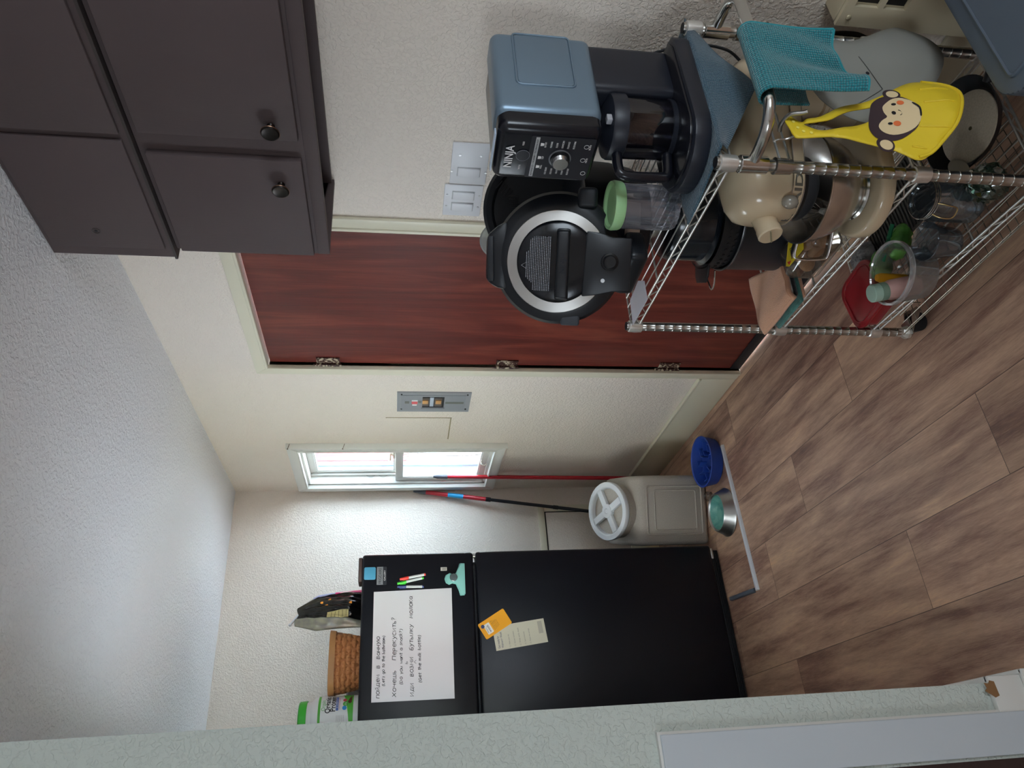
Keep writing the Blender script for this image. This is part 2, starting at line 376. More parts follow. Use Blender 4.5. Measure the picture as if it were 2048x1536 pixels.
struct(b.build('window_4', M_WTRIM, smooth=0))
# ------------------------------------------------------------------ baseboards and trims
b = MB(); b.b2((WX - 0.013, DY1 + 0.056, 0), (WX, WY, 0.172), 0.003); b.b2((WX - 0.02, DY1 + 0.056, 0.168), (WX, WY, 0.18), 0.003)
struct(b.build('baseboard_right', M_TRIM))
b = MB(); b.b2((0.98, WY - 0.013, 0), (WX - 0.013, WY, 0.17), 0.003); struct(b.build('baseboard_back', M_TRIM))
b = MB(); b.b2((PX, PY - 0.008, 0), (PX + 0.014, 3.2, 0.105), 0.002); b.b2((0.02, PY - 0.016, 0), (PX + 0.014, PY, 0.105), 0.002)
b.b2((PX + 0.014, PY - 0.026, 0), (PX + 0.026, 3.2, 0.018), 0.003); b.b2((0.02, PY - 0.028, 0), (PX + 0.026, PY - 0.016, 0.018), 0.003)
struct(b.build('baseboard_left', M_WTRIM))
# torn paper patch at the corner of that baseboard
b = MB(); b.prism([(0, 0), (0.032, 0.002), (0.035, 0.014), (0.028, 0.018), (0.03, 0.03), (0.018, 0.027), (0.012, 0.034), (0.004, 0.022), (-0.004, 0.012)], 0.0012, basis((1, 0, 0), (0, 0, 1), (0, -1, 0), (0.134, PY - 0.0168, 0.092)))
o = b.build('torn_paper_patch', mat('brown_backing_paper', '8b6743', rough=0.8), smooth=0); tag(o, 'torn brown paper patch on the corner of the white baseboard below the partition', 'damage')
# small door frame on the partition end, and the dark door inside it
b = MB(); cy = PY - 0.001
b.prism([(0.098, 0.0), (0.098, 0.957), (-0.95, 0.957), (-0.95, 0.88), (0.007, 0.88), (0.007, 0.0)], 0.018, basis((1, 0, 0), (0, 0, 1), (0, -1, 0), (0, cy, 0)), bevel=0.002)
struct(b.build('trim_1', M_GREYTRIM, smooth=0))
b = MB(); b.prism([(0.104, 0.0), (0.104, 0.963), (-0.95, 0.963), (-0.95, 0.955), (0.096, 0.955), (0.096, 0.0)], 0.012, basis((1, 0, 0), (0, 0, 1), (0, -1, 0), (0, cy, 0)))
struct(b.build('trim_2', M_WTRIM, smooth=0))
b = MB(); b.b2((-0.95, PY + 0.0, 0), (0.0, PY + 0.05, 0.9)); b.b2((-0.95, PY + 0.03, 0.9), (-0.02, PY + 0.11, 2.06))
struct(b.build('door_2', mat('dark_brown_panel', '3a2b27', rough=0.5), smooth=0))
# ------------------------------------------------------------------ red door with its casing and hinges
d = thing('door_1', 'red brown wooden door with painted hinges', 'door', (WX + 0.012, 2.675, 0)); d['kind'] = 'structure'; del d['category']
b = MB(); b.b2((0, -0.845, 0.03), (0.04, 0, 2.058), 0.002); b.build('door_leaf', M_DOOR, d, smooth=0)
b = MB(); b.b2((-0.006, -0.843, 0.004), (0.0, -0.002, 0.05), 0.002); b.build('door_sweep', M_BLACKM, d)
M_HNG = mat('painted_rusty_hinge', '3a2019', rough=0.5, col2='b3a58c', nscale=90, lo=0.52, hi=0.56)
for z in (1.823, 1.075, 0.345):
    b = MB(); b.box((-0.004, -0.022, z), (0.004, 0.04, 0.095), 0.001)
    for k in range(5): b.cyl((-0.010, 0.004, z - 0.052 + k * 0.0212), (-0.010, 0.004, z - 0.052 + k * 0.0212 + 0.0195), 0.0075 + 0.001 * (k % 2), seg=12)
    b.sphere((-0.010, 0.004, z + 0.056), 0.006, 10)
    for k in (-1, 0, 1): b.cyl((-0.0062, -0.024 - 0.008 * (k % 2), z + k * 0.032), (-0.0045, -0.024 - 0.008 * (k % 2), z + k * 0.032), 0.004, seg=10)
    b.build('hinge', M_HNG, d)
# casing: outer board with a rounded lip
def mitred(b, y0, y1, z0, z1, w, xin, xout, sides='LRTB', bev=0.003):
    """mitred boards around an opening, on the right wall; xin room side, xout wall side"""
    m = basis((0, 1, 0), (0, 0, 1), (1, 0, 0), (xin, 0, 0)); t = xout - xin
    Q = {'L': [(y1, z0), (y1 + w, z0 - (w if 'B' in sides else 0)), (y1 + w, z1 + w), (y1, z1)],
         'R': [(y0, z0), (y0, z1), (y0 - w, z1 + w), (y0 - w, z0 - (w if 'B' in sides else 0))],
         'T': [(y0, z1), (y1, z1), (y1 + w, z1 + w), (y0 - w, z1 + w)],
         'B': [(y0, z0), (y0 - w, z0 - w), (y1 + w, z0 - w), (y1, z0)]}
    for k in sides: b.prism(Q[k], t, m, bevel=bev)
b = MB(); mitred(b, DY0 - 0.012, DY1 + 0.012, 0, DZ + 0.012, 0.042, WX - 0.014, WX, 'LRT'); mitred(b, DY0, DY1, 0, DZ, 0.012, WX - 0.019, WX + 0.02, 'LRT', 0.004)
struct(b.build('trim_3', M_TRIM))
# ------------------------------------------------------------------ window
wn = thing('window_1', 'narrow white sash window in the corner', 'window', (WX, 3.74, 1.53)); wn['kind'] = 'structure'; del wn['category']
wn.location = (0, 0, 0)
b = MB(); X = WX; th = 0.022; w = 0.058
mitred(b, NY0 - 0.006, NY1 + 0.010, NZ0 - 0.008, NZ1 + 0.008, 0.05, X - th, X, bev=0.006); mitred(b, NY0, NY1, NZ0, NZ1, 0.009, X - th - 0.005, X, bev=0.003)
b.b2((X - th - 0.010, NY0 - w - 0.004, NZ0 - w - 0.006), (X, NY0 - w - 0.0005, NZ1 + w), 0.001)
b.build('window_casing', M_WTRIM, wn)
b = MB()
b.b2((X - 0.001, NY1 - 0.012, NZ0), (X + 0.12, NY1, NZ1)); b.b2((X - 0.001, NY0, NZ0), (X + 0.12, NY0 + 0.008, NZ1)); b.b2((X - 0.001, NY0, NZ1 - 0.012), (X + 0.12, NY1, NZ1)); b.b2((X - 0.001, NY0, NZ0), (X + 0.12, NY1, NZ0 + 0.014))
b.b2((X + 0.045, NY1 - 0.03, NZ0), (X + 0.055, NY1, NZ1)); b.build('window_jamb', M_WTRIM, wn, smooth=0)
M_GLASS = pane_mat('window_glass', 'f4fbff', 0.04)
def sash(name, x0, z0, z1, w=0.036, th=0.026):
    b = MB(); y0, y1 = NY0 + 0.009, NY1 - 0.014
    mitred(b, y0 + w, y1 - w, z0 + w, z1 - w, w, x0, x0 + th, bev=0.002); mitred(b, y0 + w + .006, y1 - w - .006, z0 + w + .006, z1 - w - .006, 0.008, x0 + 0.004, x0 + th - 0.004, bev=0.0015)
    so = b.build(name, M_WTRIM, wn)
    g = MB(); g.b2((x0 + th / 2 - 0.0015, y0 + w, z0 + w), (x0 + th / 2 + 0.0015, y1 - w, z1 - w)); g.build('glass_pane', M_GLASS, so, smooth=0)
sash('lower_sash', X + 0.014, NZ0 + 0.012, 1.545)
sash('upper_sash', X + 0.058, 1.515, NZ1 - 0.012)
M_ALU = mat('storm_frame_aluminium', '9fb0c4', rough=0.35, metal=0.6)
b = MB(); x0 = X + 0.098
mitred(b, NY0 + 0.022, NY1 - 0.042, NZ0 + 0.03, NZ1 - 0.03, 0.021, x0, x0 + 0.02, bev=0.001); b.b2((x0 + 0.001, NY0 + 0.02, 1.52), (x0 + 0.019, NY1 - 0.04, 1.55), 0.001)
b.build('storm_frame', M_ALU, wn)
b = MB(); b.box((X + 0.012, 3.60, 1.553), (0.03, 0.05, 0.012), 0.003); b.cyl((X + 0.012, 3.60, 1.55), (X + 0.012, 3.60, 1.575), 0.008); b.box((X - 0.002, 3.61, 1.573), (0.035, 0.012, 0.008), 0.003)
b.build('sash_lock', mat('painted_latch', 'd2cdbd', rough=0.4), wn)
b = MB(); b.tube(smooth_path([(X + 0.01, 3.70, 1.075), (X - 0.006, 3.70, 1.078), (X - 0.014, 3.70, 1.06), (X - 0.004, 3.70, 1.048)]), 0.0035); b.box((X + 0.01, 3.70, 1.078), (0.01, 0.03, 0.006), 0.002)
b.build('sash_lift_hook', MATS['painted_latch'], wn)
M_NAIL = mat('nail_steel', '6a5a48', rough=0.4, metal=0.8)
for z, dz in ((2.07, 0.006), (1.80, 0.008)):
    b = MB(); b.cyl((X - 0.004, 3.437, z), (X - 0.034, 3.432, z + dz), 0.0014, seg=8); b.cyl((X - 0.034, 3.432, z + dz), (X - 0.0355, 3.432, z + dz), 0.004, seg=10); b.build('nail', M_NAIL, wn)
b = MB()
for k in range(2):
    b.tube(smooth_path([(X + 0.052, NY1 - 0.013, 1.72 - k * 0.07), (X + 0.035, NY1 - 0.02, 1.685 - k * 0.07), (X + 0.052, NY1 - 0.013, 1.65 - k * 0.07)]), 0.001, 6)
b.build('sash_cord', mat('grey_cord', '8a8780'), wn)
# outdoors, as far as the narrow window shows it
o_m = mat('barn_red_siding', 'a03434', rough=0.8, bump=0.004, bscale=6, bstretch=(0, 1, 0.05))
nb = thing('neighbour_building', 'red sided building with white trim outside the window', 'building', (4.6, 6.9, 0))
b = MB(); b.b2((0, -3.4, 1.35), (0.2, 4.0, 4.5)); b.build('siding', o_m, nb, smooth=0)
b = MB()
for yy in [k * 0.32 - 3.2 for k in range(22)]: b.b2((-0.012, yy, 1.35), (0.0, yy + 0.02, 4.5))
b.build('siding_batten', mat('barn_red_batten', '7c2626', rough=0.8), nb, smooth=0)
b = MB(); b.prism([(-1.2, 3.3), (-0.2, 2.3), (-0.05, 2.42), (-1.05, 3.42)], 0.05, basis((0, 1, 0), (0, 0, 1), (1, 0, 0), (-0.06, 0, 0))); b.b2((-0.05, -3.4, 1.2), (0.25, 4.0, 1.36)); b.build('trim_board', M_WTRIM, nb, smooth=0)
b = MB(); b.b2((0.02, -3.4, -0.3), (0.2, 4.0, 1.2)); b.build('foundation_wall', mat('pale_concrete', 'd8dadd', rough=0.8), nb, smooth=0)
b = MB(); b.b2((1.9, 0.5, -0.5), (14, 14, -0.3)); go = b.build('snowy_ground', mat('snow', 'e6ebf2', rough=0.9), smooth=0); tag(go, 'pale bright ground outside the narrow window', 'ground'); go['kind'] = 'structure'
b = MB(); rb_ = random.Random(3)
for k in range(26):
    base = Vector((3.6 + rb_.uniform(-.3, .3), 5.9 + rb_.uniform(-1.4, 1.5), -0.3)); p = base.copy(); dr = Vector((rb_.uniform(-.25, .25), rb_.uniform(-.4, .4), 1)); pts = [p.copy()]
    for q in range(7):
        p = p + dr * 0.27; dr = dr + Vector((rb_.uniform(-.2, .2), rb_.uniform(-.35, .35), 0)); pts.append(p.copy())
        e = p + Vector((rb_.uniform(-.15, .15), rb_.uniform(-.4, .4), rb_.uniform(.1, .35))); b.tube([p, e], [0.005, 0.002], 5)
    b.tube(pts, [0.012 - 0.0012 * i for i in range(len(pts))], 5)
tag(b.build('bare_shrub', mat('grey_twigs', '2c2521', rough=0.8)), 'tangle of bare grey twigs outside the lower window pane', 'shrub', kind='stuff')
# ------------------------------------------------------------------ wall fittings
p_ = thing('breaker_panel', 'grey metal breaker panel set in the cream wall beside the window', 'electrical panel', (WX, 3.0, 1.54))
M_GP = mat('grey_panel_paint', '85878c', rough=0.42, metal=0.2)
bz0, bz1, by0, by1 = 1.205, 1.540, 2.895, 3.078
bb = basis((0, 1, 0), (0, 0, 1), (1, 0, 0), (0, -3.0, -1.54))
def BP(y0, z0, y1, z1, x0, x1, bev=0.0): return ((-x1, y0 - 3.0, z0 - 1.54), (-x0, y1 - 3.0, z1 - 1.54), bev)
b = MB()
cz0, cz1, cy0, cy1 = 1.325, 1.425, 2.935, 3.040      # cut-out
for q in (BP(by0, bz0, by1, cz0, 0, 0.006), BP(by0, cz1, by1, bz1, 0, 0.006), BP(by0, cz0, cy0, cz1, 0, 0.006), BP(cy1, cz0, by1, cz1, 0, 0.006)): b.b2(*q)
b.build('cover_plate', M_GP, p_, smooth=0)
b = MB()
for q in (BP(2.918, 1.228, 3.058, cz0 - .004, 0.006, 0.008), BP(2.918, cz1 + .004, 3.058, 1.522, 0.006, 0.008), BP(2.918, cz0 - .004, cy0 - .003, cz1 + .004, 0.006, 0.008), BP(cy1 + .003, cz0 - .004, 3.058, cz1 + .004, 0.006, 0.008)): b.b2(*q)
b.build('raised_panel', mat('grey_panel_paint_inner', '7c7f85', rough=0.4, metal=0.2), p_, smooth=0)
b = MB(); b.b2(*BP(cy0 - .001, cz0 - .001, cy1 + .001, cz1 + .001, 0.0004, 0.0012)); b.build('recess_back', M_BLACKM, p_, smooth=0)
for z in (1.412, 1.352):
    b = MB(); b.b2(*BP(2.948, z - 0.017, 3.028, z + 0.017, 0.001, 0.005, 0.001)); br_ = b.build('breaker', mat('breaker_body', '4b4440', rough=0.5), p_)
    b = MB(); b.b2(*BP(2.966, z - 0.013, 2.996, z + 0.013, 0.004, 0.011, 0.002)); b.build('breaker_switch', mat('breaker_switch_tan', 'b98a55', rough=0.5), br_)
b = MB(); b.b2(*BP(2.945, 1.373, 3.03, 1.391, 0.001, 0.0045, 0.001)); b.build('breaker_label', mat('label_blue_grey', 'a9b4c2'), p_)
b = MB(); b.b2(*BP(2.976, 1.447, 3.0, 1.474, 0.008, 0.0085)); b.build('warning_sticker', mat('sticker_red', 'c24a4f'), p_)
b = MB(); b.b2(*BP(2.962, 1.447, 2.974, 1.474, 0.008, 0.0085)); b.build('sticker_white', M_WHITEINK, p_)
b = MB(); b.b2(*BP(3.002, 1.450, 3.014, 1.471, 0.008, 0.0085)); b.build('sticker_white', M_WHITEINK, p_)
for q in (BP(2.975, 1.485, 2.995, 1.505, 0.008, 0.0085), BP(2.972, cz1 + .005, 2.99, 1.444, 0.008, 0.0085), BP(2.978, 1.235, 2.995, cz0 - .005, 0.008, 0.0085)):
    b = MB(); b.b2(*q); b.build('dark_strip', mat('dark_grey_strip', '55564f'), p_)
for y, z in ((2.912, 1.52), (3.05, 1.52), (2.912, 1.222), (3.05, 1.222)):
    b = MB(); b.cyl((-0.006, y - 3, z - 1.54), (-0.009, y - 3, z - 1.54), 0.004, seg=10); b.build('screw', mat('dark_screw', '1e1d1b', rough=0.4, metal=0.7), p_)
b = MB(); b.b2((WX - 0.0025, 3.155, 1.285), (WX, 3.385, 1.587), 0.001); tag(b.build('wall_access_cover', M_WALL), 'cream painted rectangular cover plate between breaker panel and window', 'cover')
b = MB(); b.b2((WX - 0.0012, 3.150, 1.279), (WX + .001, 3.156, 1.593)); b.b2((WX - 0.0012, 3.150, 1.279), (WX + .001, 3.39, 1.285)); sm = b.build('wall_seam', mat('seam_shadow_paint', '9b8f6f', rough=0.8), smooth=0); tag(sm, 'thin tan seam around the cream cover between breaker panel and window', 'seam')
# hatch low on the back wall
h = thing('access_hatch', 'cream framed access hatch low on the wall behind the white lidded bin', 'hatch', (0, WY, 0))
b = MB(); b.b2((0.6, -0.012, 0.672), (1.50, 0, 0.71), 0.002); b.b2((1.46, -0.0118, 0.172), (1.50, 0, 0.6715), 0.002); b.build('frame', M_TRIM, h)
b = MB(); b.b2((0.6, -0.006, 0.172), (1.455, 0, 0.664), 0.001); b.build('hatch_door', M_WALL, h)
b = MB(); b.prism([(0.6, 0.664), (1.454, 0.664), (1.454, 0.172), (1.461, 0.172), (1.461, 0.6725), (0.6, 0.6725)], 0.003, basis((1, 0, 0), (0, 0, 1), (0, -1, 0))); b.build('gap', mat('dark_gap', '2a2620', rough=0.9), h, smooth=0)
# light switches
def switch(name, label, y0, y1, z0, z1, rockers, screws):
    t = thing(name, label, 'light switch', (WX, (y0 + y1) / 2, (z0 + z1) / 2)); cy, cz = (y0 + y1) / 2, (z0 + z1) / 2
    b = MB(); b.box((-0.003, 0, 0), (0.006, y1 - y0, z1 - z0), 0.0025); b.build('wall_plate', M_PLATE, t)
    for ry in rockers:
        b = MB(); b.box((-0.0065, ry, 0), (0.002, 0.035, 0.069), 0.0008); fr = b.build('rocker_frame', mat('rocker_frame_grey', 'b4b4b4'), t)
        b = MB(); b.box((0, 0, 0), (0.005, 0.031, 0.064), 0.0015); b.build('rocker', M_PLATE, fr, mtx=T(-0.0085, ry, 0) @ RY(0.06))
    for sy, sz in screws:
        b = MB(); b.cyl((-0.006, sy, sz), (-0.0075, sy, sz), 0.0034, seg=12); b.build('screw', mat('plate_screw', 'bfbfbf', rough=0.3, metal=0.5), t)
    return t
switch('light_switch', 'white two gang plate with one rocker switch, nearer the cabinets', 1.448, 1.606, 1.285, 1.392, [0.028], [(0.028, 0.05), (0.028, -0.05), (-0.035, 0.03), (-0.035, -0.03)])
switch('light_switch', 'white two gang plate with two rocker switches, nearer the red door', 1.610, 1.742, 1.288, 1.405, [0.024, -0.024], [(0.024, 0.049), (0.024, -0.049), (-0.024, 0.049), (-0.024, -0.049)])
# ------------------------------------------------------------------ refrigerator
FY = 3.272; FB = (0.985, 0)     # front plane of the doors, right edge
M_FR = mat('black_fridge_enamel', '0a0c13', rough=0.32, bump=0.00025, bscale=420, spec=0.35)
M_FRM = mat('black_fridge_plastic', '0b0c0f', rough=0.45)
fr = thing('refrigerator', 'tall black two door refrigerator against the back wall', 'refrigerator', (0.63, FY, 0))
def fb(lo, hi, bev=0.0, seg=2): return ((lo[0] - 0.63, lo[1] - FY, lo[2]), (hi[0] - 0.63, hi[1] - FY, hi[2]), bev, seg)
b = MB(); b.b2(*fb((0.285, FY + 0.07, 0.03), (0.98, 4.02, 1.675), 0.006)); b.build('body', M_FR, fr)
b = MB(); b.b2(*fb((0.278, FY, 1.192), (0.988, FY + 0.062, 1.685), 0.012, 3)); b.build('freezer_door', M_FR, fr)
b = MB(); b.b2(*fb((0.278, FY, 0.045), (0.990, FY + 0.062, 1.180), 0.012, 3)); b.build('fridge_door', M_FR, fr)
b = MB(); b.b2(*fb((0.285, FY + 0.06, 0.05), (0.982, FY + 0.072, 1.675))); b.build('door_gasket', mat('dark_grey_gasket', '2b2c30', rough=0.6), fr)
b = MB()
b.b2(*fb((0.30, FY + 0.03, 0.0), (0.975, FY + 0.07, 0.042), 0.004))
for k in range(4): b.b2(*fb((0.31, FY + 0.026, 0.006 + k * 0.009), (0.965, FY + 0.032, 0.010 + k * 0.009)))
b.build('toe_grille', M_FRM, fr)
b = MB(); b.b2(*fb((0.87, FY + 0.012, 1.685), (0.978, FY + 0.10, 1.702), 0.004)); b.build('hinge_cover', mat('dark_brown_hinge_cover', '3a2d2b', rough=0.5), fr)
b = MB(); b.b2(*fb((0.945, FY + 0.02, 1.1805), (0.985, FY + 0.06, 1.1915), 0.002)); b.cyl((0.97 - .63, -0.004 + 0.012, 1.181), (0.97 - .63, 0.008, 1.191), 0.006); b.build('middle_hinge', M_BRUSH, fr)
b = MB(); b.cyl((0.955 - .63, 0.05, 0.0), (0.955 - .63, 0.05, 0.03), 0.014); b.box((0.955 - .63, 0.04, 0.036), (0.05, 0.05, 0.012), 0.002); b.build('levelling_foot', M_BRUSH, fr)
def FP(x, z, d=0.0008, a=0.0): return T(x - 0.63, -d, z) @ basis((1, 0, 0), (0, 0, 1), (0, -1, 0)) @ RZ(a)
def fit_text(name, body, x0, x1, z, size, m, parent, mtx_at, extrude=0.0001, shear=0.0, offset=0.0):
    o = text_mesh(name, body, size, m, parent, Matrix.Identity(4), extrude, 'LEFT', shear, offset)
    xs = [v.co.x for v in o.data.vertices]; w = max(xs) - min(xs); f = (x1 - x0) / w
    o.data.transform(Matrix.Diagonal((f, 1, 1, 1)) @ T(-min(xs), 0, 0)); o.matrix_local = mtx_at(x0, z); return o
# maker's plate and rating label are fixed to the door
b = MB(); b.prism(rrect(0.079, 0.043, 0.002, cx=0.8905 - .63, cy=1.5995), 0.0015, basis((1, 0, 0), (0, 0, 1), (0, -1, 0)))
np_ = b.build('name_plate', mat('grey_name_plate', '8b8d8e', rough=0.3, metal=0.6), fr, smooth=0)
fit_text('writing', 'FRIGIDAIRE', 0.856, 0.925, 1.606, 0.019, mat('plate_print', '1d2024'), np_, lambda x, z: FP(x, z, 0.0019))
b = MB(); b.prism(rrect(0.079, 0.016, 0.001, cx=0.8905 - .63, cy=1.586), 0.0004, basis((1, 0, 0), (0, 0, 1), (0, -1, 0), (0, -0.0015, 0))); b.build('dark_band', mat('plate_band', '1b1e24', rough=0.3), np_, smooth=0)
fit_text('writing', 'GALLERY', 0.868, 0.914, 1.586, 0.010, M_WHITEINK, np_, lambda x, z: FP(x, z, 0.0022))
b = MB(); b.prism(rrect(0.016, 0.028, 0.001, cx=0.9125 - .63, cy=1.3255), 0.0005, basis((1, 0, 0), (0, 0, 1), (0, -1, 0))); sl = b.build('small_sticker', mat('pale_sticker', 'c9c6bc'), fr, smooth=0)
for i in range(3):
    b = MB(); b.box((0.9125 - .63, -0.0008, 1.319 + i * 0.006), (0.012, 0.0006, 0.0018)); b.build('print_line', M_INK, sl, smooth=0)
# handwriting as marker strokes: glyph -> (advance, [polylines]) in units of the lower-case height
def _arc(cx, cy, rx, ry, a0, a1, n=9): return [(cx + rx * math.cos(math.radians(a0 + (a1 - a0) * i / n)), cy + ry * math.sin(math.radians(a0 + (a1 - a0) * i / n))) for i in range(n + 1)]
_O = _arc(.35, .5, .35, .5, 100, 470, 14); _C = _arc(.36, .5, .36, .5, 50, 310)
HW = {' ': (.65, []), 'п': (.8, [[(0, 0), (0, 1)], [(0, 1), (.6, 1), (.6, 0)]]), 'о': (.85, [_O]), 'o': (.8, [_O]),
 'й': (.85, [[(0, 1), (0, 0), (.6, 1), (.6, 0)], [(.15, 1.35), (.3, 1.22), (.5, 1.38)]]), 'и': (.85, [[(0, 1), (0, 0), (.6, 1), (.6, 0)]]),
 'д': (1.0, [[(.0, -.3), (.0, 0), (.85, 0), (.85, -.3)], [(.12, 0), (.3, 1), (.7, 1), (.7, 0)]]), 'е': (.8, [[(.05, .5), (.62, .55)] + _arc(.34, .5, .32, .5, 20, 320)]),
 'e': (.75, [[(.05, .5), (.62, .55)] + _arc(.34, .5, .32, .5, 20, 320)]), 'м': (1.0, [[(0, 0), (.12, 1), (.4, .3), (.68, 1), (.8, 0)]]),
 'в': (.8, [[(0, 0), (0, 1), (.35, 1), (.5, .85), (.35, .55), (0, .52)], [(.3, .53), (.6, .38), (.5, .05), (0, 0)]]), 'а': (.85, [_arc(.33, .45, .32, .42, 60, 400, 12), [(.62, .9), (.62, .1), (.75, 0)]]), 'a': (.8, [_arc(.33, .42, .32, .42, 60, 400, 12), [(.62, .85), (.62, .1), (.75, 0)]]),
 'н': (.85, [[(0, 1), (0, 0)], [(0, .5), (.58, .5)], [(.6, 1), (.6, 0)]]), 'у': (.8, [[(0, 1), (.32, .35)], [(.62, 1), (.25, -.1), (.0, -.35)]]), 'ю': (1.1, [[(0, 1), (0, 0)], [(0, .5), (.3, .5)], [(x + .3, y) for x, y in _O]]),
 'Х': (1.0, [[(0, 1.2), (.75, 0)], [(.75, 1.2), (0, 0)]]), 'ч': (.8, [[(0, 1), (.02, .55), (.55, .5)], [(.58, 1), (.58, 0)]]), 'ш': (1.1, [[(0, 1), (0, 0), (.85, 0), (.85, 1)], [(.42, 1), (.42, 0)]]),
 'ь': (.7, [[(0, 1), (0, 0), (.35, 0), (.48, .2), (.35, .42), (0, .45)]]), 'П': (1.0, [[(0, 0), (0, 1.15)], [(-.05, 1.15), (.75, 1.15)], [(.7, 1.15), (.7, 0)]]), 'р': (.8, [[(0, -.45), (0, 1), (.4, .98), (.55, .7), (.4, .42), (0, .4)]]),
 'к': (.75, [[(0, 1), (0, 0)], [(.5, 1), (.03, .5), (.55, 0)]]), 'k': (.7, [[(0, 1.5), (0, 0)], [(.45, .9), (.03, .4), (.5, 0)]]), 'с': (.8, [_C]), 'c': (.75, [_C]), 'т': (.8, [[(0, 1), (.65, 1)], [(.32, 1), (.32, 0)]]),
 't': (.6, [[(.22, 1.35), (.22, .12), (.42, 0)], [(0, .95), (.48, .95)]]), '?': (.7, [[(.0, 1.05), (.15, 1.3), (.42, 1.25), (.45, .95), (.22, .65), (.22, .35)], [(.22, .08), (.22, .0)]]),
 'И': (1.0, [[(0, 1.1), (0, 0), (.68, 1.1), (.68, 0)]]), 'з': (.75, [[(0, .95), (.35, 1), (.45, .78), (.2, .55)], [(.2, .55), (.52, .4), (.4, .0), (-.05, .05)]]), 'б': (.85, [_arc(.33, .33, .33, .33, 100, 460, 12), [(.05, .4), (.1, 1.1), (.55, 1.3)]]),
 'ы': (1.05, [[(0, 1), (0, 0), (.35, 0), (.48, .2), (.35, .42), (0, .45)], [(.75, 1), (.75, 0)]]), 'л': (.85, [[(0, 0), (.18, .15), (.28, 1), (.62, 1), (.62, 0)]]),
 '(': (.5, [_arc(.45, .5, .35, .95, 120, 240)]), ')': (.5, [_arc(-.05, .5, .35, .95, 60, -60)]), 'L': (.75, [[(0, 1.3), (0, 0), (.5, 0)]]), "'": (.25, [[(.08, 1.4), (.05, 1.15)]]), 's': (.65, [[(.5, .9), (.2, 1), (.05, .75), (.45, .35), (.35, .02), (0, .08)]]),
 'g': (.8, [_arc(.33, .5, .32, .42, 60, 400, 12), [(.62, .9), (.6, -.35), (.2, -.45)]]), 'h': (.75, [[(0, 1.5), (0, 0)], [(0, .6), (.3, .9), (.5, .7), (.52, 0)]]), 'b': (.75, [[(0, 1.5), (0, 0), (.35, 0), (.52, .35), (.3, .75), (0, .6)]]),
 'r': (.6, [[(0, .9), (0, 0)], [(0, .6), (.2, .88), (.42, .85)]]), 'm': (1.0, [[(0, .9), (0, 0)], [(0, .6), (.2, .88), (.36, .7), (.38, 0)], [(.38, .6), (.58, .88), (.74, .7), (.76, 0)]]), 'D': (.95, [[(0, 0), (0, 1.25), (.4, 1.15), (.65, .65), (.45, .1), (0, 0)]]),
 'y': (.75, [[(0, .9), (.28, .2)], [(.55, .9), (.2, -.35)]]), 'u': (.75, [[(0, .9), (.02, .15), (.25, 0), (.5, .2), (.52, .9)], [(.52, .3), (.6, 0)]]), 'w': (.95, [[(0, .9), (.18, 0), (.38, .7), (.58, 0), (.78, .9)]]), 'n': (.75, [[(0, .9), (0, 0)], [(0, .6), (.3, .9), (.5, .7), (.52, 0)]]),
 'G': (1.0, [_arc(.42, .62, .42, .62, 50, 330), [(.82, .35), (.82, .6), (.45, .6)]]), 'i': (.35, [[(.08, .9), (.08, 0)], [(.08, 1.2), (.08, 1.26)]]), 'l': (.4, [[(.08, 1.5), (.08, .1), (.2, 0)]])}
def handwrite(body, x0, x1, z, h, r, parent):
    b = MB(); rr = random.Random(body); W_ = sum(HW[c][0] for c in body) - .2; k = (x1 - x0) / W_; x = 0.0; slope = 0.012
    for c in body:
        adv, strokes = HW[c]; jy = rr.uniform(-.05, .05); js = rr.uniform(.94, 1.06)
        for st in strokes:
            P_ = [(x0 + k * (x + px * 0.98 + 0.10 * py), z + h * (py * js + jy) + slope * k * x) for px, py in st]
            b.tube([(px - 0.63, -0.0026, pz) for px, pz in P_], r, 6)
        x += adv
    return b.build('handwriting', M_INK, parent, smooth=60)
# ------------------------------------------------------------------ things stuck to the fridge
wb = thing('whiteboard', 'white magnetic writing sheet with handwritten Russian and English phrases on the freezer door', 'whiteboard', (0.63, FY - 0.0005, 0))
b = MB(); b.prism([(0.372 - .63, 1.293), (0.826 - .63, 1.293), (0.820 - .63, 1.632), (0.374 - .63, 1.632)], 0.0022, basis((1, 0, 0), (0, 0, 1), (0, -1, 0)))
b.build('sheet', mat('whiteboard_sheet', 'e6e6ea', rough=0.35), wb, smooth=0)
wr = [('пойдем  в  ванную', .389, .629, 1.5995, .0125), ("(Let's go to the bathroom)", .434, .632, 1.5795, .0080), ('Хочешь   Перекусить?', .390, .706, 1.5325, .0130), ('(Do you want a snack?)', .436, .657, 1.5065, .0088),
      ('Иди  возми  бутылку  молока', .389, .794, 1.4610, .0130), ('(Get the milk bottle)', .440, .628, 1.4290, .0090)]
for body, x0, x1, z, h_ in wr: handwrite(body, x0, x1, z, h_, 0.0011 if h_ > .01 else 0.0010, wb)
handwrite('ь', .516, .526, 1.4860, .009, 0.0008, wb)
b = MB(); b.tube([(.5165 - .63, -.0024, 1.450), (.5225 - .63, -.0024, 1.459), (.529 - .63, -.0024, 1.450)], 0.0008, 6); b.build('insert_mark', M_INK, wb)
b = MB(); b.prism(rrect(0.055, 0.050, 0.006, cx=0, cy=0), 0.004, basis((1, 0, 0), (0, 0, 1), (0, -1, 0)), bevel=0.001)
mg = b.build('square_magnet', mat('blue_magnet', '4a94b8', rough=0.4), loc=(0.9015, FY - 0.0005, 1.651)); tag(mg, 'blue square magnet at the top corner of the freezer door', 'magnet')
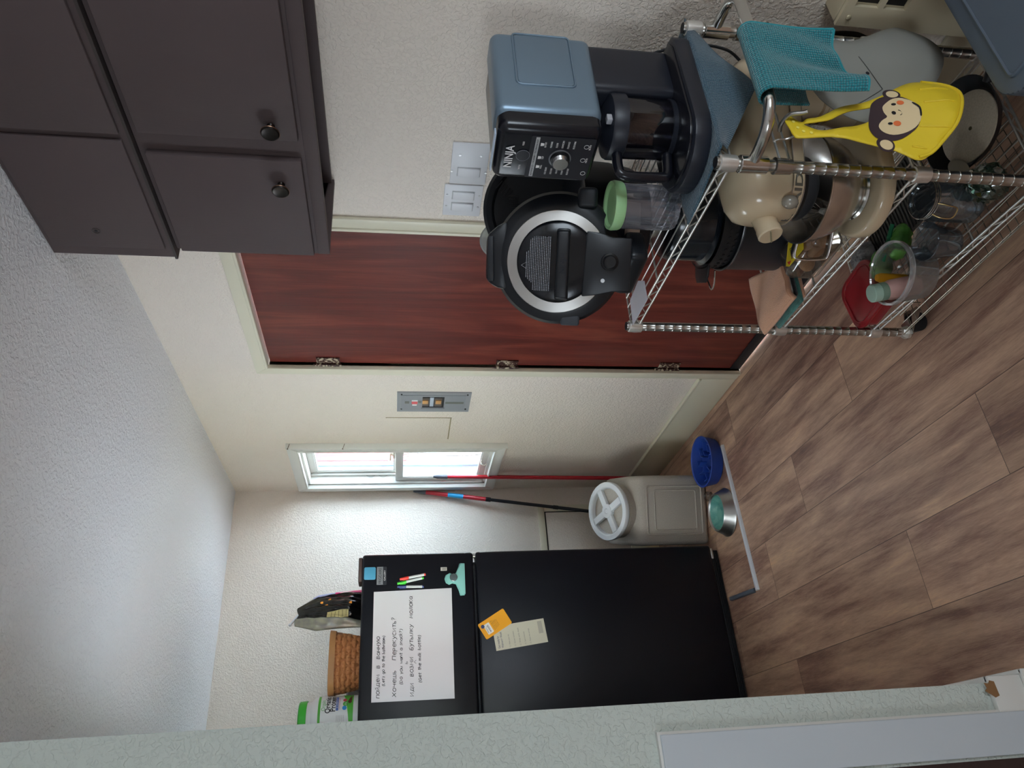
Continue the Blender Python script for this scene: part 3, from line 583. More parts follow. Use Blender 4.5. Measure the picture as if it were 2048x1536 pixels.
MK = [('red', 'd0342c', (.870, 1.520), (.889, 1.407)), ('green', '38b52f', (.851, 1.531), (.874, 1.416)), ('dark blue', '1b2a63', (.838, 1.531), (.835, 1.416))]
for nm, c, a, e in MK:
    A = Vector((a[0], 0, a[1])); E_ = Vector((e[0], 0, e[1])); dv = (E_ - A).normalized()
    t = thing('dry_erase_marker', 'slim white dry erase marker with %s cap stuck on the freezer door' % nm, 'marker', (a[0], FY - 0.008, a[1]), group=None)
    L_ = (E_ - A).length; cm = mat(nm.replace(' ', '_') + '_cap_plastic', c, rough=0.4)
    b = MB(); b.cyl(dv * L_ * 0.30, dv * L_ * 0.94, 0.0058, seg=16); b.build('barrel', M_WHITEP, t)
    b = MB(); b.cyl((0, 0, 0), dv * L_ * 0.34, 0.0052, 0.0072, seg=16); b.box(dv * L_ * 0.2 + Vector((-0.006, 0, 0)), (0.006, 0.008, 0.026), 0.001); b.build('cap', cm, t)
    b = MB(); b.cyl(dv * L_ * 0.94, dv * L_, 0.0058, 0.0052, seg=16); b.build('end_plug', cm, t)
M_TEALCLIP = mat('pale_teal_plastic', '7fbab5', rough=0.4)
ck = thing('magnetic_clip', 'pale teal bag clip magnet at the bottom of the freezer door', 'clip', (0.864, FY - 0.002, 1.27))
prof = [(-.072, -.034), (.069, -.034), (.070, -.014), (.055, -.010), (.024, .004), (.020, .020), (.026, .034), (.019, .048), (.002, .054), (-.016, .048), (-.024, .034), (-.018, .020), (-.022, .004), (-.050, -.008), (-.073, -.014)]
b = MB(); b.prism(prof, 0.004, basis((1, 0, 0), (0, 0, 1), (0, -1, 0)), bevel=0.0012); b.build('back_jaw', M_TEALCLIP, ck)
b = MB(); b.prism([(x * 0.97, z - 0.003 if z < 0 else z * 0.9) for x, z in prof], 0.004, basis((1, 0, 0), (0, 0, 1), (0, -1, 0), (0, -0.012, 0)), bevel=0.0012); b.build('front_jaw', M_TEALCLIP, ck)
b = MB(); b.lathe([(0.004, 0.0), (0.015, 0.0), (0.017, 0.002), (0.0175, 0.005), (0.015, 0.007), (0.004, 0.0075)], 28, basis((1, 0, 0), (0, 0, 1), (0, -1, 0), (0.004, -0.016, 0.014))); b.build('magnet_disc', mat('dark_magnet', '4a5356', rough=0.35, metal=0.4), ck)
b = MB(); b.tube([(0.010, -0.001, 0.022), (0.010, -0.018, 0.022)], 0.004, 10); b.build('spring_pin', M_BRUSH, ck)
cc = thing('flyer', 'cream checklist flyer held on the fridge door under the orange card', 'flyer', (0.63, FY - 0.0005, 0))
Pc = [Vector((.680, .891)), Vector((.579, .879)), Vector((.551, 1.108)), Vector((.652, 1.121))]
b = MB(); b.prism([(p.x - .63, p.y) for p in Pc], 0.001, basis((1, 0, 0), (0, 0, 1), (0, -1, 0))); b.build('card', mat('cream_card', 'd2d0bd', rough=0.5), cc, smooth=0)
ang = math.atan2(Pc[0].y - Pc[1].y, Pc[0].x - Pc[1].x); ux = (Pc[0] - Pc[1]).normalized(); uy = (Pc[3] - Pc[0]).normalized(); M_NAVYI = mat('navy_print', '27335c'); M_GREYI = mat('grey_print', '77766e')
def card_at(o, x, z, d=0.0012): p = Pc[1] + ux * x + uy * z; return T(p.x - .63, -d, p.y) @ basis((1, 0, 0), (0, 0, 1), (0, -1, 0)) @ RZ(ang)
fit_text('writing', 'Get ready for', 0.008, 0.06, 0, 0.013, M_NAVYI, cc, lambda x, z: card_at(0, 0.008, 0.215)); fit_text('writing', 'Walmart+ Week', 0.008, 0.075, 0, 0.013, M_NAVYI, cc, lambda x, z: card_at(0, 0.008, 0.2))
for k, body in enumerate(('Make your list', 'Set your reminders', 'Shop early deals', 'Save on favorites', 'Enjoy the savings')):
    fit_text('writing', body, 0.02, 0.062 + 0.01 * (k % 3), 0, 0.008, M_GREYI, cc, lambda x, z: card_at(0, 0.018, 0.168 - 0.023 * k))
    b = MB(); b.tube([(0.003 * math.cos(i * PI / 4), 0.003 * math.sin(i * PI / 4), 0) for i in range(8)], 0.0003, 4, closed=True); b.build('tick_box', M_GREYI, cc, mtx=card_at(0, 0.010, 0.168 - 0.023 * k))
b = MB(); b.prism(rrect(0.052, 0.02, 0.001), 0.0004); b.build('grey_box', mat('pale_grey_print', 'b3b1a3'), cc, mtx=card_at(0, 0.067, 0.022), smooth=0)
oc = thing('card_magnet', 'orange card magnet tilted on the fridge door over the cream flyer', 'magnet', (0.63, FY - 0.0025, 0))
Po = [Vector((.729, 1.070)), Vector((.665, 1.033)), Vector((.599, 1.147)), Vector((.662, 1.186))]
uo = (Po[0] - Po[1]).normalized(); vo = (Po[3] - Po[0]).normalized(); ango = math.atan2(uo.y, uo.x)
cen = (Po[0] + Po[2]) / 2; b = MB(); b.prism(rrect((Po[0] - Po[1]).length, (Po[3] - Po[0]).length, 0.006), 0.0012); b.build('card', mat('orange_card', 'e8a21e', rough=0.45), oc, mtx=T(cen.x - .63, 0, cen.y) @ basis((1, 0, 0), (0, 0, 1), (0, -1, 0)) @ RZ(ango), smooth=0)
def oc_at(x, y, d=0.0016): return T(cen.x - .63, -d, cen.y) @ basis((1, 0, 0), (0, 0, 1), (0, -1, 0)) @ RZ(ango) @ T(x, y, 0)
b = MB(); b.prism(rrect(0.046, 0.028, 0.003), 0.0004); b.build('white_box', mat('card_white_box', 'ecebe6'), oc, mtx=oc_at(-0.002, 0.034, 0.0012), smooth=0)
b = MB(); b.lathe([(0.0, 0), (0.008, 0), (0.008, 0.0005), (0, 0.0005)], 20); b.build('blue_roundel', M_NAVYI, oc, mtx=oc_at(0.018, 0.052, 0.0013))
fit_text('writing', 'Walmart+', 0, 0.026, 0, 0.007, M_NAVYI, oc, lambda x, z: oc_at(-0.018, 0.043)); fit_text('writing', 'week', 0, 0.034, 0, 0.017, M_NAVYI, oc, lambda x, z: oc_at(-0.020, 0.033))
for k in range(5): fit_text('writing', 'Get ready for our biggest savings'[:33 - 3 * k], 0, 0.044 - 0.004 * k, 0, 0.005, mat('brown_print', '6a4a16'), oc, lambda x, z: oc_at(-0.022 + .002 * k, 0.012 - 0.0062 * k))
# ------------------------------------------------------------------ things on top of the fridge
TZ = 1.676
M_TUB = mat('white_tub_plastic', 'dfe0e0', rough=0.35); M_GRN = mat('green_label', '4fae3a', rough=0.45)
tb = thing('protein_powder_tub', 'white tub of chocolate protein powder with bright green lid on the fridge', 'tub', (0.340, 3.44, TZ))
b = MB(); b.lathe([(0.0, 0), (0.082, 0), (0.086, 0.004), (0.086, 0.176), (0.084, 0.19), (0.070, 0.205), (0.068, 0.222), (0, 0.222)], 48); b.build('tub_body', M_TUB, tb)
b = MB(); b.lathe([(0.0, 0.255), (0.068, 0.255), (0.072, 0.251), (0.073, 0.222), (0.0, 0.222)], 48); b.build('lid', mat('bright_green_lid', '32a52c', rough=0.4), tb)
def cyl_patch(name, r, a0, a1, z0, z1, m, par, n=14):
    b = MB(); b.grid(lambda u, v: (r * math.cos(a0 + (a1 - a0) * u), r * math.sin(a0 + (a1 - a0) * u), z0 + (z1 - z0) * v), n, 1); return b.build(name, m, par)
def wrap_text(name, body, r, a_start, width, z, size, m, par, offset=0.0):
    o = text_mesh(name, body, size, m, par, Matrix.Identity(4), 0.0, 'LEFT', 0, offset)
    xs = [v.co.x for v in o.data.vertices]; x0, w = min(xs), max(xs) - min(xs)
    for v in o.data.vertices:
        a = a_start + (v.co.x - x0) / w * width / r; h = v.co.y
        v.co = Vector((r * math.cos(a), r * math.sin(a), z + h))
    return o
A0 = math.radians(-150); A1 = math.radians(-12)
cyl_patch('label', 0.0868, A0, A1, 0.03, 0.176, mat('white_label', 'dedede', rough=0.4), tb)
cyl_patch('green_band', 0.0872, A0, A1, 0.164, 0.174, M_GRN, tb)
b = MB(); b.grid(lambda u, v: (0.0873 * math.cos(A0 + (A1 - A0) * u), 0.0873 * math.sin(A0 + (A1 - A0) * u), 0.032 + v * (0.014 + 0.028 * (1 - abs(2 * u - 0.9)) ** 2 if 0 else 0.014 + 0.03 * u * u)), 20, 1); b.build('green_wave', M_GRN, tb)
wrap_text('writing', 'Orgain', 0.0876, math.radians(-75), 0.05, 0.152, 0.022, mat('green_print', '57a75a'), tb)
wrap_text('writing', 'Organic', 0.0876, math.radians(-82), 0.082, 0.134, 0.030, M_INK, tb, 0.0006); wrap_text('writing', 'Protein', 0.0876, math.radians(-78), 0.078, 0.113, 0.030, M_INK, tb, 0.0006)
cyl_patch('blue_strip', 0.0874, math.radians(-76), math.radians(-30), 0.092, 0.102, mat('blue_label_strip', '2c56a8'), tb, 8)
wrap_text('writing', '+ 50 SUPERFOODS', 0.0877, math.radians(-74), 0.06, 0.097, 0.008, M_WHITEINK, tb)
wrap_text('writing', 'CHOCOLATE FUDGE', 0.0877, math.radians(-74), 0.06, 0.0875, 0.007, mat('pink_print', 'b03a62'), tb)
for ad, z, r, c in ((-70, 0.067, 0.009, '2f8fd0'), (-58, 0.063, 0.011, '46a13a'), (-45, 0.066, 0.008, 'b8324e')):
    b = MB(); b.lathe([(0, 0), (r, 0), (r, 0.0006), (0, 0.0006)], 20); a = math.radians(ad); b.build('roundel', mat('roundel_' + c, c), tb, mtx=T(0.0874 * math.cos(a), 0.0874 * math.sin(a), z) @ RZ(a) @ RY(PI / 2))
wrap_text('writing', '21g', 0.0885, math.radians(-63), 0.014, 0.063, 0.010, M_WHITEINK, tb)
b = MB()
for k in range(5): b.sphere((0, 0, 0), 0.010 - 0.001 * k, 10, T(0.0866 * math.cos(math.radians(-50 + k * 7)), 0.0866 * math.sin(math.radians(-50 + k * 7)), 0.046 - 0.002 * k) @ RZ(math.radians(-50 + k * 7)), (0.1, 1, 1))
b.build('chocolate_picture', mat('chocolate_print', '55281a', rough=0.5), tb)
for k in range(5): wrap_text('small_print', 'organic plant based protein powder'[:30 - 2 * k], 0.0876, math.radians(-112), 0.036, 0.098 - k * 0.007, 0.005, M_GREYI, tb)
# woven basket
bk = thing('woven_basket', 'small tan woven splint basket on the fridge beside the protein tub', 'basket', (0.562, 3.46, TZ), 0.0)
M_SPL = mat('tan_splint', 'b0713f', rough=0.55, col2='c58a58', nscale=60, nstretch=(1, 1, 4)); M_SPL2 = mat('dark_tan_splint', '9c6136', rough=0.6, col2='b67a48', nscale=50)
SW, SD = 1.0, 0.74
def rad(z): t = z / 0.13; return 0.100 + 0.028 * t ** 0.7
b = MB(); b.lathe([(0, 0.001), (0.098, 0.001), (0.098, 0.006), (0.099, 0.006)] + [(rad(z) - 0.003, z) for z in (0.02, 0.05, 0.08, 0.11, 0.128)], 56, sy=SD, power=3.0, caps=False); b.build('lining_wall', M_SPL2, bk)
nst = 30
def bpt(a, z, off):
    cx, cy = math.cos(a), math.sin(a); q = (abs(cx) ** 3 + abs(cy) ** 3) ** (-1 / 3); r = rad(z) + off; return Vector((r * cx * q, r * cy * q * SD, z))
b = MB()
for row in range(5):
    zc = 0.016 + row * 0.0215; n = nst * 4; ring_in = []; ring_out = []
    for i in range(n):
        a = 2 * PI * i / n; off = 0.0022 * math.sin(a * nst / 2 + (PI if row % 2 else 0))
        ring_in.append([b.bm.verts.new(bpt(a, zc + dz, off)) for dz in (-0.0098, 0.0098)])
    for i in range(n):
        p, q = ring_in[i], ring_in[(i + 1) % n]; b.bm.faces.new((p[0], q[0], q[1], p[1]))
b.build('weaver', M_SPL, bk, smooth=60, solid=0.0016)
b = MB()
for s_ in range(nst):
    a = 2 * PI * (s_ + 0.5) / nst; n = 30; V = []
    for i in range(n + 1):
        z = 0.004 + 0.116 * i / n; rowf = (z - 0.016) / 0.0215; off = -0.0022 * math.cos(rowf * PI) * (1 if s_ % 2 else -1) 
        V.append([b.bm.verts.new(bpt(a + da, z, off * 0.8)) for da in (-0.072, 0.072)])
    for i in range(n): b.bm.faces.new((V[i][0], V[i][1], V[i + 1][1], V[i + 1][0]))
b.build('upright_splint', M_SPL2, bk, smooth=60, solid=0.0014)
b = MB()
for off in (0.003, -0.006):
    R0 = []
    for i in range(96):
        a = 2 * PI * i / 96; R0.append([b.bm.verts.new(bpt(a, z, off + d_)) for z, d_ in ((0.117, 0), (0.117, 0.004), (0.142, 0.004), (0.142, 0))])
    for i in range(96):
        p, q = R0[i], R0[(i + 1) % 96]
        for k in range(4): b.bm.faces.new((p[k], p[(k + 1) % 4], q[(k + 1) % 4], q[k]))
b.build('rim_band', mat('honey_rim_wood', 'b08250', rough=0.45), bk)
# clear box behind the basket
b = MB(); b.lathe([(0, 0), (0.06, 0), (0.068, 0.075), (0.066, 0.075), (0.058, 0.002), (0, 0.002)], 40, power=5); tag(b.build('clear_tray', pane_mat('clear_tray_plastic', 'eef0f0', 0.08, 0.05, 0.25, 'c8c8c8'), loc=(0.46, 3.66, TZ)), 'clear grey plastic tray between tub and basket on the fridge', 'container')
# black snack bag, folded over at the top and clipped
bg = thing('snack_bag', 'glossy black snack bag with grey folded top closed by a clip on the fridge', 'bag', (0.800, 3.46, TZ), 0.25)
M_BAG = mat('glossy_black_foil', '0a0a0c', rough=0.18, bump=0.004, bscale=14, spec=0.6); M_BAGG = mat('silver_grey_foil', '8e908b', rough=0.35, metal=0.3, col2='a7a994', nscale=30)
def bagf(u, v, side):
    z = 0.005 + 0.29 * v; w = 0.082 * (1 - 0.10 * v) if v < 0.7 else 0.082 * (0.93 - (v - 0.7) * 1.6)
    th = 0.045 * math.sin(PI * min(1, u * 1.0)) ** 0.6 * (1 - max(0, v - 0.25) / 0.78) ** 0.8 * (0.35 + min(1, v * 5) * 0.65)
    x = (u - 0.5) * 2 * w; lean = -0.03 * v ** 2
    wr_ = 0.004 * math.sin(u * 23 + v * 9) * math.sin(v * 17) + 0.003 * math.sin(u * 41 - v * 13)
    return Vector((x + lean, side * (th + wr_ * (th > 0.01)) + 0.0, z + 0.004 * math.sin(u * 9) * v))
b = MB(); b.grid(lambda u, v: bagf(u, v, -1), 30, 30); b.grid(lambda u, v: bagf(u, v, 1), 30, 30); b.build('pouch', M_BAG, bg, smooth=70)
b = MB()
b.grid(lambda u, v: bagf(0.0 + (0.10 + 0.22 * v) * u, v * 1.02, -1) + Vector((-0.006 - 0.012 * (1 - u) , -0.007, 0.0)), 8, 24)
b.build('grey_side_panel', M_BAGG, bg, smooth=70, solid=0.001)
b = MB(); b.grid(lambda u, v: bagf(0.12 + 0.20 * u, 0.22 + 0.32 * v, -1) + Vector((0, -0.0095, 0)), 8, 8); lp = b.build('nutrition_label', mat('pale_yellow_label', 'c3bb84'), bg, smooth=70)
for k in range(5):
    b = MB(); b.grid(lambda u, v: bagf(0.135 + 0.17 * u, 0.25 + 0.055 * k + 0.008 * v, -1) + Vector((0, -0.0102, 0)), 8, 1); b.build('print_line', mat('label_print', '6d6840'), lp)
b = MB(); b.grid(lambda u, v: bagf(0.90 + 0.11 * u, 0.02 + 0.42 * v, -1) + Vector((0.002, -0.004, 0)), 4, 14); b.build('pink_edge', mat('hot_pink_foil', 'e23c84', rough=0.3), bg, smooth=70)
b = MB(); b.grid(lambda u, v: bagf(0.92 + 0.09 * u, 0.44 + 0.33 * v, -1) + Vector((0.002, -0.004, 0)), 4, 10); b.build('blue_white_edge', mat('blue_white_foil', 'b6bfe6', rough=0.3), bg, smooth=70)
for k, (u0, v0) in enumerate(((0.55, 0.55), (0.66, 0.62), (0.72, 0.50), (0.50, 0.18))):
    b = MB(); b.grid(lambda u, v: bagf(u0 + 0.05 * u, v0 + 0.05 * v * (1 - abs(u - .5)), -1) + Vector((0, -0.003, 0)), 5, 3); b.build('orange_print', mat('orange_print', 'e6962c'), bg, smooth=70)
b = MB(); b.box((0, 0, 0), (0.052, 0.01, 0.008), 0.002, mtx=T(-0.048, 0, 0.306) @ RY(0.6)); b.sphere((-0.072, 0, 0.322), 0.007, 10); b.build('bag_clip', M_WHITEP, bg)
# ------------------------------------------------------------------ extension poles leaning in the corner
M_RED = mat('glossy_red_metal', 'b3202e', rough=0.28, coat=0.4); M_GRYP = mat('grey_pole_grip', '4e525b', rough=0.5); M_DKP = mat('dark_metal_pole', '23252b', rough=0.35, metal=0.4)
def pole(name, label, P0, P1, segs, extra=None):
    P0, P1 = Vector(P0), Vector(P1); D = P1 - P0; t = thing(name, label, 'pole', P0)
    for nm, a, e, r0, r1, m in segs:
        b = MB(); b.tube([D * a, D * (a + (e - a) * .12), D * (a + (e - a) * .9), D * e], [r0 * .98, r0, r1, r1 * 0.97], 18); b.build(nm, m, t)
    return t
pole('mop_pole', 'red pole with grey tip leaning upright in front of the window', (1.560, 3.818, 0), (1.598, 3.846, 1.335), [('pole', 0, 0.945, 0.0115, 0.0115, M_RED), ('tip', 0.94, 0.985, 0.0135, 0.0125, M_GRYP), ('tip_end', 0.984, 1.0, 0.011, 0.007, M_GRYP)])
t = pole('duster_pole', 'red and dark grey telescopic pole with blue sticker leaning on the back wall', (1.347, 3.93, 0), (1.598, 4.060, 1.440), [('lower_pole', 0, 0.70, 0.0095, 0.0095, M_DKP), ('joint_collar', 0.69, 0.71, 0.013, 0.013, M_BLACKM), ('red_pole', 0.70, 0.955, 0.0125, 0.0125, M_RED), ('tip', 0.95, 1.0, 0.0135, 0.009, M_GRYP), ('sticker', 0.80, 0.862, 0.0129, 0.0129, mat('blue_sticker', '2c9fd6', rough=0.4)), ('lower_collar', 0.42, 0.44, 0.0115, 0.0115, M_BLACKM)])
# ------------------------------------------------------------------ pet food bin
M_BIN = mat('speckled_grey_bin_plastic', 'b3ada3', rough=0.5, col2='a49d92', nscale=300)
bn = thing('pet_food_bin', 'grey plastic pet food bin with round white screw lid beside the fridge', 'bin', (1.184, 3.308, 0), math.radians(-19.5))
BW, BD = 0.342, 0.40
b = MB()
side = [(0, 0.0), (0, 0.345), (0.035, 0.382), (0.10, 0.405), (0.33, 0.425), (BD, 0.40), (BD, 0.0)]
b.prism(side, BW, basis((0, 1, 0), (0, 0, 1), (1, 0, 0), (-BW / 2, 0, 0)), bevel=0.022)
b.build('bin_body', M_BIN, bn, smooth=50)
def loop_ridge(w, h, cz, r, rad_=0.012):
    return [(x, -0.0005, cz + y) for x, y in rrect(w, h, rad_, 4)]
b = MB(); b.tube(loop_ridge(0.235, 0.285, 0.175, 0), 0.0045, 8, closed=True); b.build('outer_ridge', M_BIN, bn)
b = MB(); b.tube(loop_ridge(0.195, 0.215, 0.17, 0), 0.004, 8, closed=True); b.build('inner_ridge', M_BIN, bn)
LM = T(0.0, 0.128, 0.452) @ RX(math.radians(24)) @ Matrix.Scale(1.08, 4)
b = MB(); b.lathe([(0.118, -0.10), (0.124, -0.05), (0.125, -0.02), (0.127, 0.006), (0.122, 0.010), (0.127, 0.014), (0.127, 0.020), (0.10, 0.022), (0.0, 0.022)], 56, LM); b.build('neck_ring', M_BIN, bn)
M_LID = mat('white_lid_plastic', 'dfe3e6', rough=0.4)
b = MB(); b.lathe([(0.128, 0.018), (0.134, 0.020), (0.136, 0.034), (0.133, 0.040), (0.112, 0.041), (0.107, 0.037), (0.104, 0.020), (0.0, 0.018)], 64, LM); b.build('screw_lid', M_LID, bn)
b = MB()
for k in range(4):
    a = k * PI / 2 + 0.5; b.box((0.062, 0, 0.031), (0.088, 0.032, 0.018), 0.003, mtx=LM @ RZ(a))
b.lathe([(0.032, 0.018), (0.033, 0.038), (0.030, 0.042), (0.014, 0.043), (0.010, 0.040), (0.0, 0.040)], 32, LM); b.build('cross_grip', M_LID, bn)
# ------------------------------------------------------------------ pet bowls and floor strip
M_BLUE = mat('royal_blue_plastic', '1f3f93', rough=0.45)
bw = thing('slow_feeder_bowl', 'royal blue slow feeder pet bowl on the floor in front of the bin', 'pet bowl', (1.366, 3.132, 0), 0.3)
b = MB(); b.lathe([(0.0, 0.0), (0.105, 0.0), (0.112, 0.005), (0.124, 0.060), (0.126, 0.065), (0.122, 0.068), (0.116, 0.064), (0.104, 0.014), (0.0, 0.012)], 56); b.build('bowl', M_BLUE, bw)
rr_ = random.Random(5)
for k in range(9):
    a = k * 2 * PI / 9 + 0.2; r0_ = 0.055 if k % 2 else 0.03
    P = [(r0_ * math.cos(a), r0_ * math.sin(a), 0.028), ((r0_ + 0.03) * math.cos(a + 0.25), (r0_ + 0.03) * math.sin(a + 0.25), 0.028), (0.098 * math.cos(a - 0.05), 0.098 * math.sin(a - 0.05), 0.028)]
    b = MB()
    for p, q in zip(P, P[1:]):
        p, q = Vector(p), Vector(q); d_ = q - p; b.box((0, 0, 0), (d_.length + 0.003, 0.004, 0.034), 0.001, mtx=T(*((p + q) / 2)) @ RZ(math.atan2(d_.y, d_.x)))
    b.build('maze_ridge', M_BLUE, bw)
sb = thing('steel_pet_bowl', 'stainless steel pet bowl with teal lining on the floor beside the white strip', 'pet bowl', (1.100, 3.118, 0))
b = MB(); b.lathe([(0.100, 0.0), (0.113, 0.001), (0.114, 0.005), (0.108, 0.010), (0.090, 0.050), (0.087, 0.053), (0.084, 0.051), (0.080, 0.046)], 56, caps=False); b.build('steel_shell', M_BRUSH, sb)
b = MB(); b.lathe([(0.083, 0.0495), (0.078, 0.040), (0.06, 0.018), (0.0, 0.014)], 56, caps=False); b.build('teal_lining', mat('mottled_teal_lining', '4b8f86', rough=0.4, col2='6fa79a', nscale=28, lo=0.42, hi=0.6), sb)
b = MB(); b.tube([(0.108 * math.cos(i * PI / 24), 0.108 * math.sin(i * PI / 24), 0.003) for i in range(48)], 0.003, 8, closed=True); b.build('rubber_ring', M_BLACKM, sb)
b = MB(); b.lathe([(0.0, 0), (0.022, 0), (0.024, 0.02), (0.02, 0.028), (0.016, 0.02), (0, 0.018)], 24, T(1.228, 3.243, 0)); tag(b.build('clear_cup', pane_mat('clear_cup_plastic', 'f4f4f4', 0.14, 0.02)), 'small clear cup on the floor between the two pet bowls and the bin', 'cup')
ST = thing('edge_strip', 'white L shaped edging strip lying on the floor round the steel pet bowl', 'strip', (0.7, 3.0, 0))
def strip(P, Q, w, h, m, nm):
    P, Q = Vector(P), Vector(Q); d_ = (Q - P); a = math.atan2(d_.y, d_.x); b = MB()
    b.prism([(-w / 2, 0), (w / 2, 0), (w / 2 - 0.004, h), (-w / 2 + 0.004, h)], d_.length, T(P.x - 0.7, P.y - 3.0, 0) @ RZ(a) @ basis((0, 1, 0), (0, 0, 1), (1, 0, 0)), bevel=0.001); b.build(nm, m, ST)
strip((1.392, 3.000), (0.700, 2.980), 0.022, 0.012, mat('white_strip_plastic', 'cfd3d8', rough=0.4), 'long_strip')
strip((0.708, 3.008), (0.730, 3.255), 0.022, 0.012, mat('slate_strip_end', '575f6a', rough=0.4), 'short_strip')
# ------------------------------------------------------------------ dark wall cabinets
b = MB(); b.b2((WX - 0.013, -1.6, 0), (WX, DY0 - 0.056, 0.165), 0.003); struct(b.build('baseboard_right', M_TRIM))
M_CAB = mat('dark_brown_cabinet_paint', '554a4a', rough=0.6, bump=0.0003, bscale=260, bstretch=(1, 1, 0.12), spec=0.22)
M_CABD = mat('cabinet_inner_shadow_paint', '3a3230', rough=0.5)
M_KNOB = mat('oil_rubbed_bronze', '2a2624', rough=0.28, metal=0.9)
def knob_on(parent, x, y, z):
    b = MB(); m = T(x, y, z) @ RY(-PI / 2)
    b.lathe([(0.009, 0), (0.0085, 0.002), (0.005, 0.006), (0.005, 0.014), (0.012, 0.018), (0.0205, 0.021), (0.0205, 0.024), (0.0175, 0.0262), (0.008, 0.0245), (0.0, 0.025)], 32, m); kn = b.build('knob', M_KNOB, parent)
    b = MB(); b.tube([m @ Vector((0.0203 * math.cos(i * PI / 16), 0.0203 * math.sin(i * PI / 16), 0.0228)) for i in range(32)], 0.0011, 6, closed=True); b.build('knob_rim', mat('worn_copper_edge', '8a6a55', rough=0.3, metal=1.0), kn)
def door_panel(parent, y0, y1, z0, z1, xf, th=0.018):
    b = MB(); b.b2((xf - th, y0, z0), (xf, y1, z1), 0.003); return b.build('cabinet_door', M_CAB, parent)
CF = 1.345; CY1 = 1.632; CY0 = 0.20
lc = thing('wall_cabinet', 'dark brown lower wall cabinet with two round knobs near its bottom edge', 'cabinet', (0, 0, 0))
b = MB()
b.b2((CF, CY0, 1.76), (WX - 0.002, CY1, 2.128))
b.build('carcass', M_CAB, lc, smooth=0)
b = MB(); b.b2((CF - 0.002, CY0, 1.728), (CF + 0.018, CY1, 1.76), 0.002); b.b2((CF + 0.018, CY1 - 0.018, 1.728), (WX - 0.004, CY1, 1.76), 0.002); b.b2((WX - 0.022, CY0, 1.735), (WX - 0.004, CY1 - 0.018, 1.76), 0.002); b.build('bottom_rail', M_CAB, lc)
for (y0, y1, ky) in ((1.282, 1.622, 1.357), (0.86, 1.222, 1.180), (0.42, 0.82, 0.5)):
    d_ = door_panel(lc, y0, y1, 1.768, 2.112, CF); knob_on(d_, CF - 0.018, ky, 1.822)
uc = thing('wall_cabinet', 'dark brown upper wall cabinet touching the ceiling, one door missing its knob', 'cabinet', (0, 0, 0))
UF = CF - 0.012
b = MB(); b.b2((UF, CY0, 2.136), (WX - 0.002, CY1 + 0.022, CZ - 0.001)); b.build('carcass', M_CAB, uc, smooth=0)
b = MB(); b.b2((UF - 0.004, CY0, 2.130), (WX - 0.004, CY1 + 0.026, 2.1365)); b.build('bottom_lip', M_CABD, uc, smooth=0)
for (y0, y1, hole) in ((1.245, 1.612, 1), (0.83, 1.226, 0), (0.42, 0.81, 0)):
    b = MB(); b.b2((UF - 0.010, y0, 2.150), (UF, y1, 2.425), 0.002); d_ = b.build('cabinet_door', M_CAB, uc)
    if hole:
        b = MB(); b.tube([(UF - 0.0105, 1.548 + 0.009 * math.cos(i * PI / 12), 2.300 + 0.009 * math.sin(i * PI / 12)) for i in range(24)], 0.0014, 6, closed=True); rg = b.build('knob_mark_ring', M_CABD, d_)
        b = MB(); b.cyl((UF - 0.0096, 1.548, 2.300), (UF - 0.0108, 1.548, 2.300), 0.004, seg=12); b.build('screw_hole', M_INK, d_)
# ------------------------------------------------------------------ wall heater
M_HEAT = mat('cream_heater_enamel', 'c9bda0', rough=0.42)
ht = thing('wall_heater', 'cream metal wall heater with dark slots behind the rack', 'heater', (WX, 0.5, 0.12))
def hb(lo, hi, bev=0): return ((lo[0] - WX, lo[1] - 0.5, lo[2] - 0.12), (hi[0] - WX, hi[1] - 0.5, hi[2] - 0.12), bev)
HX, HY, HZ0, HZ1 = 1.532, 0.955, 0.168, 0.530
b = MB(); b.b2(*hb((HX + 0.012, 0.2, HZ0), (WX - 0.0008, HY - 0.002, HZ1), 0.003)); b.build('casing', M_HEAT, ht)
b = MB(); ys = [0.2, 0.30, 0.60, 0.74, 0.905, HY]
b.b2(*hb((HX, 0.905, HZ0), (HX + 0.010, HY, HZ1 - 0.002))); b.b2(*hb((HX, 0.2, HZ0), (HX + 0.010, 0.905, 0.378))); b.b2(*hb((HX, 0.2, 0.506), (HX + 0.010, 0.905, HZ1 - 0.002))); b.b2(*hb((HX, 0.2, 0.434), (HX + 0.010, 0.905, 0.447))); b.b2(*hb((HX, 0.2, 0.378), (HX + 0.010, 0.60, 0.506))); b.build('front_plate', M_HEAT, ht, smooth=0)
b = MB(); b.b2(*hb((HX + 0.0105, 0.61, 0.380), (HX + 0.0118, 0.90, 0.505))); b.build('slot_back', mat('heater_dark_inside', '0c0c0d'), ht, smooth=0)
for z in (0.506, 0.19):
    b = MB(); b.sphere((HX - WX - 0.001, 0.933 - 0.5, z - 0.12), 0.007, 14, scale=(0.5, 1, 1)); b.build('screw', mat('heater_screw', 'bdb193', rough=0.35, metal=0.3), ht)
